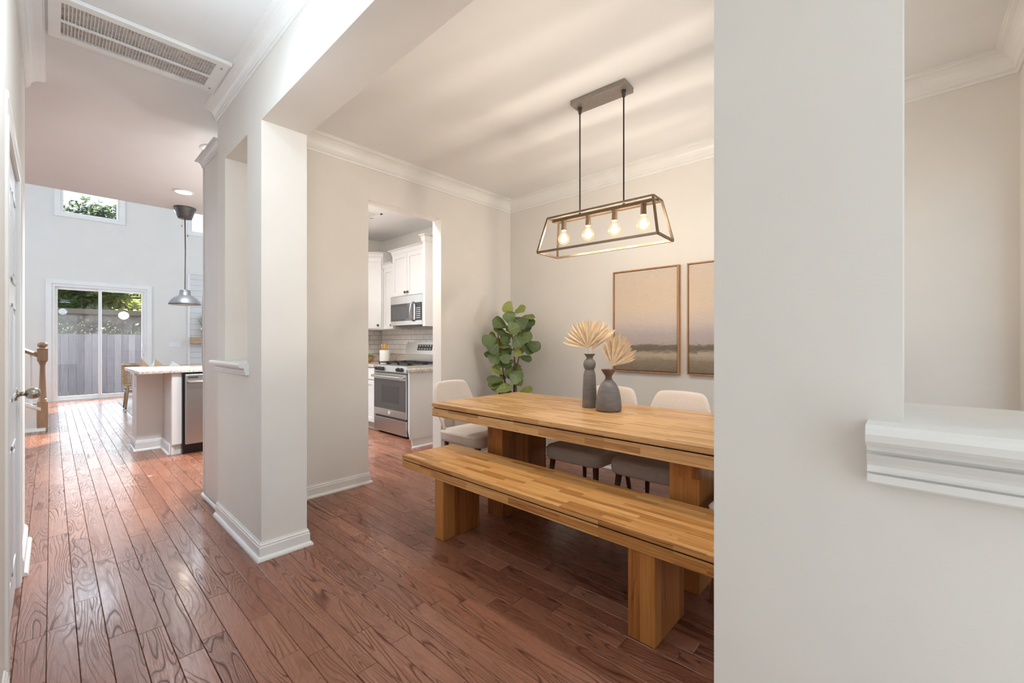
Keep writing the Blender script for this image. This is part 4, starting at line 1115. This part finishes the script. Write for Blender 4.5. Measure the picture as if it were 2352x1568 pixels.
# crock with utensils, bowl
cr = thing('utensil_crock', 'white ceramic crock of wooden spoons beside the range', 'crock', (3.5, 5.93, 0.93))
B().lathe([(0.001, 0), (0.075, 0), (0.079, 0.006), (0.079, 0.185), (0.076, 0.19), (0.071, 0.185), (0.071, 0.02), (0.001, 0.02)], (3.5, 5.93, 0.93), 28, False).obj('body', 'crock', cr, smooth=True)
for i, (dx, dy, tx, ty, hd_, lab) in enumerate(((0.0, 0.04, -0.01, 0.075, 0.028, 'wooden spoon leaning left in the white crock'), (0.02, 0.015, 0.02, 0.03, 0.030, 'flat wooden turner upright in the white crock'), (-0.02, -0.01, -0.02, -0.02, 0.026, 'slotted wooden spoon in the middle of the white crock'), (0.0, -0.03, -0.01, -0.062, 0.018, 'thin wooden spatula leaning right in the white crock'))):
    u = thing('wooden_utensil', lab, 'utensil', (3.5 + dx, 5.93 + dy, 0.955), 'wooden utensils in the crock')
    a = Vector((3.5 + dx * 0.6, 5.93 + dy * 0.6, 0.953)); b = Vector((3.5 + tx * 0.8, 5.93 + ty * 0.8, 1.135))
    d = (b - a).normalized()
    B().cone(a, b, 0.006, 0.007, 8).obj('handle', 'utensil', u)
    s = d.cross(Vector((1, 0, 0))).normalized(); n_ = d.cross(s).normalized(); L = 0.085
    lp = [b + s * (hd_ * ww) + d * (L * tt) for tt, ww in ((-0.1, 0.3), (0.25, 0.9), (0.6, 1.0), (0.95, 0.75))] + [b - s * (hd_ * ww) + d * (L * tt) for tt, ww in ((0.95, 0.75), (0.6, 1.0), (0.25, 0.9), (-0.1, 0.3))]
    B().extrude([p - n_ * 0.003 for p in lp], n_ * 0.006).obj('blade', 'utensil', u)
bo = thing('wooden_bowl', 'round wooden bowl on the corner worktop', 'bowl', (3.33, 6.16, 0.93))
B().lathe([(0.001, 0), (0.05, 0), (0.09, 0.03), (0.115, 0.075), (0.117, 0.085), (0.108, 0.083), (0.085, 0.04), (0.001, 0.015)], (3.33, 6.16, 0.93), 28, False).obj('body', 'bowlwood', bo, smooth=True)
q = B(); gr = random.Random(3)
for i in range(60):
    a = gr.uniform(0, 6.28); r = gr.uniform(0, 0.085); c = Vector((3.33 + r * cos(a), 6.16 + r * sin(a), 0.93 + 0.085 + gr.uniform(0, 0.025)))
    q.sphere(c, gr.uniform(0.010, 0.017), 6, 4)
o = q.obj('greens', 'grass'); tag(o, 'heap of small green leaves in the wooden bowl', 'greens'); o['kind'] = 'stuff'
# kitchen ceiling vent
kv = thing('ceiling_vent', 'small square supply register on the kitchen ceiling', 'vent', (2.75, 5.2, ZC - 0.01))
kx0, kx1, ky0, ky1 = 2.62, 2.93, 5.02, 5.30
B().box(kx0, kx1, ky0, ky0 + 0.03, ZC - 0.01, ZC).box(kx0, kx1, ky1 - 0.03, ky1, ZC - 0.01, ZC).box(kx0, kx0 + 0.03, ky0, ky1, ZC - 0.01, ZC).box(kx1 - 0.03, kx1, ky0, ky1, ZC - 0.01, ZC).obj('frame', 'trim', kv)
B().box(kx0 + 0.03, kx1 - 0.03, ky0 + 0.03, ky1 - 0.03, ZC - 0.002, ZC - 0.0005).obj('backing', 'vent_in', kv)
for i in range(9): B().box(kx0 + 0.03, kx1 - 0.03, ky0 + 0.045 + i * 0.023, ky0 + 0.05 + i * 0.023, ZC - 0.008, ZC - 0.002).obj('louvre', 'trim', kv)

# ------------------------------------------------------------------ pendant over the peninsula
pd = thing('pendant_lamp', 'grey dome pendant hanging on a cord over the peninsula', 'pendant lamp', (1.13, 6.6, 1.72))
PX, PY = 1.13, 6.6
B().lathe([(0.001, ZC), (0.115, ZC), (0.115, ZC - 0.012), (0.098, ZC - 0.05), (0.083, ZC - 0.10), (0.07, ZC - 0.135), (0.001, ZC - 0.135)], (PX, PY, 0), 28, False).obj('canopy', 'grey_metal', pd, smooth=True)
B().tube([(PX, PY, ZC - 0.13), (PX + 0.004, PY, 2.4), (PX, PY, 1.885)], 0.006, 8).obj('cord', 'cord', pd)
B().lathe([(0.020, 1.892), (0.052, 1.888), (0.055, 1.875), (0.060, 1.825), (0.085, 1.812), (0.12, 1.785), (0.148, 1.752), (0.162, 1.722), (0.166, 1.705), (0.160, 1.705), (0.142, 1.75), (0.115, 1.782), (0.08, 1.806), (0.05, 1.815)], (PX, PY, 0), 32, False).obj('shade', 'grey_metal', pd, smooth=True)
B().sphere((PX, PY, 1.755), 0.035, 14, 8).obj('bulb', 'shade_in', pd, smooth=True)
light('pendant_light', 'POINT', (PX, PY, 1.70), 5, (1, 0.86, 0.68), radius=0.04)

# ------------------------------------------------------------------ sliding door and high windows
sd = B()
cw = 0.085
sd.box(-0.08, 0.0, YE - 0.03, YE, 0.0, 2.45).box(1.505, 1.588, YE - 0.03, YE, 0.0, 2.45).box(-0.08, 1.588, YE - 0.03, YE, 2.45, 2.535)
sd.box(0.0, 0.045, YE - 0.01, YE + 0.12, 0.035, 2.40).box(1.46, 1.505, YE - 0.01, YE + 0.12, 0.035, 2.40).box(0.0, 1.505, YE - 0.01, YE + 0.12, 2.40, 2.45).box(0.0, 1.505, YE - 0.02, YE + 0.12, 0.0, 0.035)
sdo = struct(sd.obj('door_2', 'trim', keep=True), 'white two panel sliding patio door')
for x0, x1, yy in ((0.045, 0.755, YE + 0.06), (0.70, 1.46, YE + 0.015)):
    f = B().box(x0, x0 + 0.045, yy, yy + 0.04, 0.035, 2.40).box(x1 - 0.045, x1, yy, yy + 0.04, 0.035, 2.40).box(x0 + 0.045, x1 - 0.045, yy, yy + 0.04, 2.345, 2.40).box(x0 + 0.045, x1 - 0.045, yy, yy + 0.04, 0.035, 0.10)
    sf = f.obj('sliding_panel', 'trim', sdo)
    B().box(x0 + 0.045, x1 - 0.045, yy + 0.017, yy + 0.023, 0.10, 2.345).obj('pane', 'glass', sf)
B().tube([(1.44, YE + 0.015, 1.18), (1.425, YE - 0.035, 1.16), (1.41, YE - 0.045, 1.06), (1.425, YE - 0.035, 0.96), (1.44, YE + 0.015, 0.94)], 0.012, 8).obj('handle', 'plastic', sdo, smooth=True)
for n_i, (x0, x1) in enumerate(((0.10, 1.07), (2.29, 3.66))):
    z0, z1 = 3.92, 5.0
    f = B()
    f.box(x0 - 0.06, x0 + 0.03, YE - 0.025, YE, z0 - 0.06, z1 + 0.06).box(x1 - 0.03, x1 + 0.06, YE - 0.025, YE, z0 - 0.06, z1 + 0.06).box(x0 + 0.03, x1 - 0.03, YE - 0.025, YE, z0 - 0.06, z0 + 0.03).box(x0 + 0.03, x1 - 0.03, YE - 0.025, YE, z1 - 0.03, z1 + 0.06)
    f.box(x0 + 0.02, x0 + 0.07, YE + 0.001, YE + 0.12, z0 + 0.05, z1 - 0.05).box(x1 - 0.07, x1 - 0.02, YE + 0.001, YE + 0.12, z0 + 0.05, z1 - 0.05).box(x0 + 0.02, x1 - 0.02, YE + 0.001, YE + 0.12, z0 + 0.01, z0 + 0.05).box(x0 + 0.02, x1 - 0.02, YE + 0.001, YE + 0.12, z1 - 0.05, z1)
    wo = struct(f.obj('window_%d' % (n_i + 1), 'trim', keep=True), ['high white framed window over the sliding door', 'high window right of the fan, mostly hidden'][n_i])
    B().box(x0 + 0.06, x1 - 0.06, YE + 0.05, YE + 0.056, z0 + 0.04, z1 - 0.04).obj('pane', 'glass', wo)

# switch plate
sw = thing('switch_plate', 'wide white four gang switch plate right of the sliding door', 'switch', (2.02, YE - 0.006, 1.11))
B().box(1.905, 2.135, YE - 0.006, YE, 1.115, 1.235).obj('plate', 'plastic', sw, bevel=0.002)
for i in range(4): B().box(1.935 + i * 0.047, 1.947 + i * 0.047, YE - 0.014, YE - 0.005, 1.165, 1.19).obj('toggle', 'trim', sw)

# shiplap panel, shelf and potted grass
sh = struct(B().box(2.28, 3.7, YE - 0.012, YE, 0.0, 2.90).obj('wall_shiplap', 'dark', keep=True), 'white shiplap panelled wall')
B().box(2.268, 2.31, YE - 0.04, YE, 0.0, 2.90).obj('edge_trim', 'trim', sh)
z = 0.02
while z < 2.88:
    B().box(2.31, 3.7, YE - 0.026, YE - 0.010, z, min(z + 0.134, 2.895)).obj('board', 'white', sh)
    z += 0.138
she = tag(B().box(2.312, 3.5, YE - 0.24, YE - 0.027, 1.20, 1.355).obj('mantel_shelf', 'shelfwood', bevel=0.004), 'chunky pale wood mantel shelf on the shiplap', 'shelf')
gx, gy = 2.61, YE - 0.155
gp = thing('potted_grass', 'spiky green grass plant in a pot on a small stand on the shelf', 'plant', (gx, gy, 1.355))
for i in range(3):
    a = i * 2.094 + 0.4; B().cone((gx + 0.10 * cos(a), gy + 0.10 * sin(a), 1.355), (gx + 0.085 * cos(a), gy + 0.085 * sin(a), 1.53), 0.006, 0.007, 8).obj('stand_leg', 'shelfwood', gp)
B().lathe([(0.001, 1.44), (0.07, 1.44), (0.095, 1.49), (0.105, 1.57), (0.098, 1.575), (0.001, 1.56)], (gx, gy, 0), 20, False).obj('pot', 'basket', gp, smooth=True)
B().lathe([(0.106, 1.53), (0.11, 1.535), (0.11, 1.585), (0.1, 1.59), (0.096, 1.56)], (gx, gy, 0), 20, False).obj('pot_rim', 'crock', gp, smooth=True)
q = B(); gr = random.Random(11)
for i in range(130):
    a = gr.uniform(0, 6.28); sp = gr.uniform(0.0, 0.20) * (0.4 + gr.random()); hgt = gr.uniform(0.2, 0.42)
    b0 = Vector((gx + 0.05 * cos(a) * gr.random(), gy + 0.05 * sin(a) * gr.random(), 1.56))
    tip = b0 + Vector((sp * cos(a), sp * sin(a) * 0.25, hgt)); mid = b0.lerp(tip, 0.55) + Vector((0, 0, 0.04))
    s = Vector((-sin(a), cos(a), 0)) * 0.005
    q.add([b0 - s, b0 + s, mid + s, mid - s, tip], [(0, 1, 2, 3), (3, 2, 4)])
o = q.obj('grass_blades', 'grass', gp); o['kind'] = 'stuff'

# ------------------------------------------------------------------ ceiling fan of the tall room
FXp, FYp, FZ = 1.62, 9.5, 3.52
fn = thing('ceiling_fan', 'ceiling fan with lit globe half hidden by the ceiling edge', 'fan', (FXp, FYp, FZ))
B().cone((FXp, FYp, 5.4), (FXp, FYp, 3.95), 0.014, 0.014, 12).cone((FXp, FYp, 5.4), (FXp, FYp, 5.33), 0.07, 0.05, 20).obj('downrod', 'grey_metal', fn)
B().lathe([(0.001, 3.95), (0.07, 3.95), (0.12, 3.9), (0.125, 3.78), (0.09, 3.72), (0.001, 3.72)], (FXp, FYp, 0), 28, False).obj('motor', 'grey_metal', fn, smooth=True)
B().lathe([(0.001, 3.72), (0.14, 3.71), (0.165, 3.66), (0.165, 3.61), (0.13, 3.53), (0.07, 3.485), (0.001, 3.475)], (FXp, FYp, 0), 28, False).obj('globe', 'globe', fn, smooth=True)
light('fan_light', 'POINT', (FXp, FYp, 3.40), 8, (1, 0.95, 0.88), radius=0.12)
for i in range(5):
    a = radians(167 + 72 * i); d = Vector((cos(a), sin(a), 0)); s = Vector((-sin(a), cos(a), 0)); c = Vector((FXp, FYp, 3.80))
    lp = [c + d * 0.13 - s * 0.03, c + d * 0.25 - s * 0.055, c + d * 0.62 - s * 0.07, c + d * 0.68, c + d * 0.62 + s * 0.07, c + d * 0.25 + s * 0.055, c + d * 0.13 + s * 0.03]
    lp = [p + Vector((0, 0, 0.25 * (p - c).dot(s))) for p in lp]
    B().extrude(lp, (0, 0, 0.008)).obj('blade', 'grey_metal', fn)
for dx, z1 in ((-0.06, 3.28), (0.02, 3.12)):
    B().cone((FXp + dx, FYp - 0.14, 3.62), (FXp + dx, FYp - 0.14, z1), 0.002, 0.002, 6).sphere((FXp + dx, FYp - 0.14, z1), 0.012, 8, 6, 2.0).obj('pull_chain', 'shelfwood', fn)

# ------------------------------------------------------------------ staircase rising to the left
st = thing('staircase', 'white staircase with oak newel post and handrail by the patio door', 'staircase', (-0.1, 9.4, 0))
NX, NY = -0.085, 8.93
q = B().box(NX - 0.052, NX + 0.052, NY - 0.052, NY + 0.052, 0, 0.40).box(NX - 0.052, NX + 0.052, NY - 0.052, NY + 0.052, 0.98, 1.135)
q.lathe([(0.05, 0.40), (0.052, 0.41), (0.044, 0.425), (0.046, 0.44), (0.036, 0.45), (0.040, 0.47), (0.027, 0.90), (0.030, 0.93), (0.042, 0.945), (0.036, 0.955), (0.046, 0.965), (0.048, 0.98)], (NX, NY, 0), 16, False)
q.lathe([(0.052, 1.135), (0.058, 1.14), (0.058, 1.15), (0.035, 1.155), (0.030, 1.165), (0.046, 1.18), (0.054, 1.2), (0.05, 1.22), (0.028, 1.238), (0.001, 1.242)], (NX, NY, 0), 16, False)
q.obj('newel_post', 'oak', st)
rise, run = 0.185, 0.26
slope = rise / run * 0.62
B().extrude([(NX - 0.03, NY - 0.03, 1.02), (NX - 0.03, NY + 0.03, 1.02), (NX - 0.03, NY + 0.034, 1.06), (NX - 0.03, NY, 1.085), (NX - 0.03, NY - 0.034, 1.06)], (-2.2, 0, 2.2 * slope * 1.25)).obj('handrail', 'oak', st)
B().extrude([(NX - 0.02, NY - 0.045, 0.0), (NX - 0.02, NY - 0.045, 0.30), (NX - 2.2, NY - 0.045, 0.30 + 2.2 * slope * 1.25), (NX - 2.2, NY - 0.045, 0.0)], (0, 0.03, 0)).obj('stringer', 'trim', st)
B().extrude([(NX - 0.015, NY - 0.055, 0.285), (NX - 0.015, NY - 0.055, 0.325), (NX - 2.2, NY - 0.055, 0.325 + 2.2 * slope * 1.25), (NX - 2.2, NY - 0.055, 0.285 + 2.2 * slope * 1.25)], (0, 0.045, 0)).obj('stringer_cap', 'trim', st)
B().sweep([(NX - 2.2, NY - 0.045), (NX + 0.03, NY - 0.045)][::1], base_prof(0.05)).obj('shoe_moulding', 'trim', st)
for i in range(8):
    x1 = NX + 0.02 - i * run
    B().box(x1 - run, x1, NY - 0.01, NY + 0.95, i * rise, (i + 1) * rise - 0.03).obj('riser', 'trim', st)
    B().box(x1 - run, x1 + 0.03, NY - 0.012, NY + 0.95, (i + 1) * rise - 0.03, (i + 1) * rise).obj('tread', 'oak', st)
for i in range(9):
    x = NX - 0.11 - i * 0.105; zb = 0.31 + (NX - x) * slope * 1.25; zt = 1.03 + (NX - 0.03 - x) * slope * 1.25
    B().cone((x, NY, zb), (x, NY, zb + 0.2), 0.022, 0.022, 4, True).cone((x, NY, zb + 0.2), (x, NY, zt), 0.018, 0.012, 10).obj('baluster', 'trim', st)

# ------------------------------------------------------------------ breakfast nook: chair, table, napkins, rug
rug = tag(B().box(0.93, 2.9, 9.35, 11.9, 0.001, 0.010).obj('rug', 'rug'), 'cream rug edge showing left of the peninsula', 'rug')
bt = thing('breakfast_table', 'round breakfast table hidden behind the peninsula', 'table', (1.75, 10.5, 0.012))
B().lathe([(0.001, 0.74), (0.56, 0.74), (0.57, 0.755), (0.56, 0.77), (0.001, 0.77)], (1.75, 10.5, 0), 36, False).obj('tabletop', 'oak', bt)
B().lathe([(0.001, 0.012), (0.28, 0.012), (0.26, 0.04), (0.06, 0.08), (0.05, 0.6), (0.12, 0.74)], (1.75, 10.5, 0), 24, False).obj('pedestal', 'oak', bt, smooth=True)
rc = thing('rattan_chair', 'cane backed wooden chair peeking out left of the peninsula', 'chair', (1.13, 10.55, 0.0))
cxr, cyr, R0 = 1.15, 10.62, 0.27
top = [(cxr + R0 * cos(a), cyr + R0 * sin(a), 0.815) for a in [radians(100 + i * 20) for i in range(9)]]
B().tube(top, 0.020, 8).obj('top_rail', 'grey_metal' if False else 'oak', rc, smooth=True)
low = [(cxr + R0 * 0.93 * cos(a), cyr + R0 * 0.93 * sin(a), 0.45) for a in [radians(100 + i * 20) for i in range(9)]]
B().tube(low, 0.014, 8).obj('lower_rail', 'rattan', rc, smooth=True)
for i in range(22):
    a = radians(101 + i * 7.4)
    B().cone((cxr + R0 * 0.93 * cos(a), cyr + R0 * 0.93 * sin(a), 0.45), (cxr + R0 * cos(a), cyr + R0 * sin(a), 0.81), 0.009, 0.009, 6).obj('cane_rod', 'rattan', rc)
B().lathe([(0.001, 0.39), (0.235, 0.39), (0.245, 0.42), (0.23, 0.455), (0.001, 0.46)], (cxr, cyr, 0), 24, False).obj('seat', 'fabric', rc, smooth=True)
B().lathe([(0.235, 0.315), (0.25, 0.32), (0.25, 0.345), (0.235, 0.35)], (cxr, cyr, 0), 24, True).obj('seat_ring', 'oak', rc)
for a in (215, 145, 325, 35):
    a = radians(a); B().cone((cxr + 0.235 * cos(a), cyr + 0.235 * sin(a), 0.45), (cxr + 0.28 * cos(a), cyr + 0.28 * sin(a), 0.012), 0.022, 0.013, 10).obj('leg', 'oak', rc, smooth=True)
def napkin(px, py_top, w, mat, lab, k):
    dN = 8.25
    c = at(px, 842, dN); top = at(px - 6, py_top, dN)
    z0 = 0.771
    R = Vector((RX, RY, 0)); F = Vector((FX, FY, 0))
    n = thing('folded_napkin', lab, 'napkin', (c.x, c.y, z0), 'napkins on the breakfast table')
    c = Vector((c.x, c.y, z0)); tp_ = Vector((top.x, top.y, top.z))
    lft = c - R * w; rgt = c + R * w; bk = c + F * w * 0.9; fr = c - F * w * 0.6
    B().add([lft, fr, tp_, bk, tp_ + R * 0.003], [(0, 1, 2), (0, 2, 3)]).obj('left_fold', mat[0], n)
    B().add([fr, rgt, tp_ + R * 0.004, bk], [(0, 1, 2), (1, 3, 2)]).obj('right_fold', mat[1], n)
napkin(331, 823, 0.10, ('napkin_tan', 'napkin_tan'), 'tan woven napkin standing folded, left of the three', 0)
napkin(362, 824, 0.135, ('napkin', 'napkin_tan'), 'white and tan napkin standing folded, middle of the three', 1)
napkin(402, 829, 0.12, ('napkin', 'napkin'), 'white napkin standing folded, right of the three', 2)

# ------------------------------------------------------------------ outside: patio, fence, neighbour, trees
gd = struct(B().box(-12, 16, 13.1, 40, -0.3, -0.15).obj('floor_patio', 'paving', keep=True))
struct(B().box(-12, 16, -14, -1.3, -0.5, -0.35).obj('floor_drive', 'paving', keep=True))
fe = thing('board_fence', 'tall weathered grey board fence beyond the patio door', 'fence', (0.8, 16.0, -0.15))
fr_ = random.Random(9)
for i in range(24):
    x = -1.6 + i * 0.146
    B().box(x + 0.003, x + 0.1435, 16.0 + fr_.uniform(0, 0.006), 16.022, -0.15, 1.45 + fr_.uniform(-0.012, 0.012)).obj('board', 'fence', fe)
for z in (0.2, 0.75, 1.25): B().box(-1.6, 1.9, 16.024, 16.06, z, z + 0.08).obj('rail', 'fence', fe)
ga = thing('neighbour_garage', 'low grey neighbouring garage seen over the fence', 'building', (1, 21, -0.15))
B().box(-4, 6, 20, 24, -0.15, 2.15).obj('wall', 'garage', ga)
B().box(-4.2, 6.2, 19.8, 24.2, 2.15, 2.32).obj('roof', 'steel_dark', ga)
def tree(name, c, rx, ry, rz, n, size, mat, label, seed, trunk=True, inner=0.3, group='trees outside'):
    t = thing(name, label, 'tree', (c[0], c[1], -0.15), group)
    B().tube([(c[0], c[1], -0.15), (c[0] + 0.1, c[1], c[2] * 0.5), (c[0], c[1], c[2] + rz * 0.5)], [0.16, 0.12, 0.05], 8).obj('trunk', 'bark', t)
    tr = random.Random(seed); q = B()
    # clumps of leaves on a few boughs
    cl = []
    for i in range(26):
        a = tr.uniform(0, 6.28); b = tr.uniform(-1, 1); rr = tr.uniform(inner, 1.0)
        s = sqrt(1 - b * b)
        cl.append(Vector((c[0] + rx * rr * s * cos(a), c[1] + ry * rr * s * sin(a), c[2] + rz * rr * b)))
    for i in range(n):
        p = cl[i % len(cl)] + Vector((tr.gauss(0, rx * 0.17), tr.gauss(0, ry * 0.17), tr.gauss(0, rz * 0.13)))
        d = Vector((tr.uniform(-1, 1), tr.uniform(-1, 1), tr.uniform(-0.6, 0.4))).normalized(); s = d.cross(Vector((tr.uniform(-1, 1), tr.uniform(-1, 1), 1))).normalized()
        L = size * tr.uniform(0.7, 1.3)
        q.add([p - d * L, p + s * L * 0.45, p + d * L, p - s * L * 0.45], [(0, 1, 2, 3)])
    o = q.obj('foliage', mat, t); o['kind'] = 'stuff'
    return t
tree('leafy_tree', (0.9, 25.8, 3.2), 2.3, 0.9, 1.15, 7000, 0.14, 'tree', 'bright green leafy tree over the garage roof, left pane of the patio door', 1)
tree('leafy_tree', (3.6, 29.5, 4.0), 2.6, 1.2, 1.7, 5000, 0.15, 'tree', 'darker green tree behind the right pane of the patio door', 2)
tree('tall_tree', (1.75, 31.0, 7.2), 1.5, 1.4, 1.45, 2200, 0.12, 'tree_pale', 'pale tree crown seen through the high window', 3)
sb = thing('shrub', 'sparse shrub growing behind the fence top', 'shrub', (0.5, 17.5, -0.15))
tr = random.Random(8); q = B()
for i in range(1600):
    p = Vector((tr.uniform(-0.6, 2.4), 17.5 + tr.gauss(0, 0.3), 1.0 + abs(tr.gauss(0, 0.35)))); d = Vector((tr.uniform(-1, 1), tr.uniform(-1, 1), tr.uniform(-1, 1))).normalized(); s = d.cross(Vector((0.3, 0.2, 1))).normalized()
    q.add([p - d * 0.035, p + s * 0.016, p + d * 0.035, p - s * 0.016], [(0, 1, 2, 3)])
o = q.obj('foliage', 'tree_pale', sb); o['kind'] = 'stuff'
for i in range(5): B().cone((-0.2 + i * 0.5, 17.5, -0.15), (-0.2 + i * 0.5 + 0.1, 17.5, 1.3), 0.03, 0.012, 6).obj('stem', 'bark', sb)
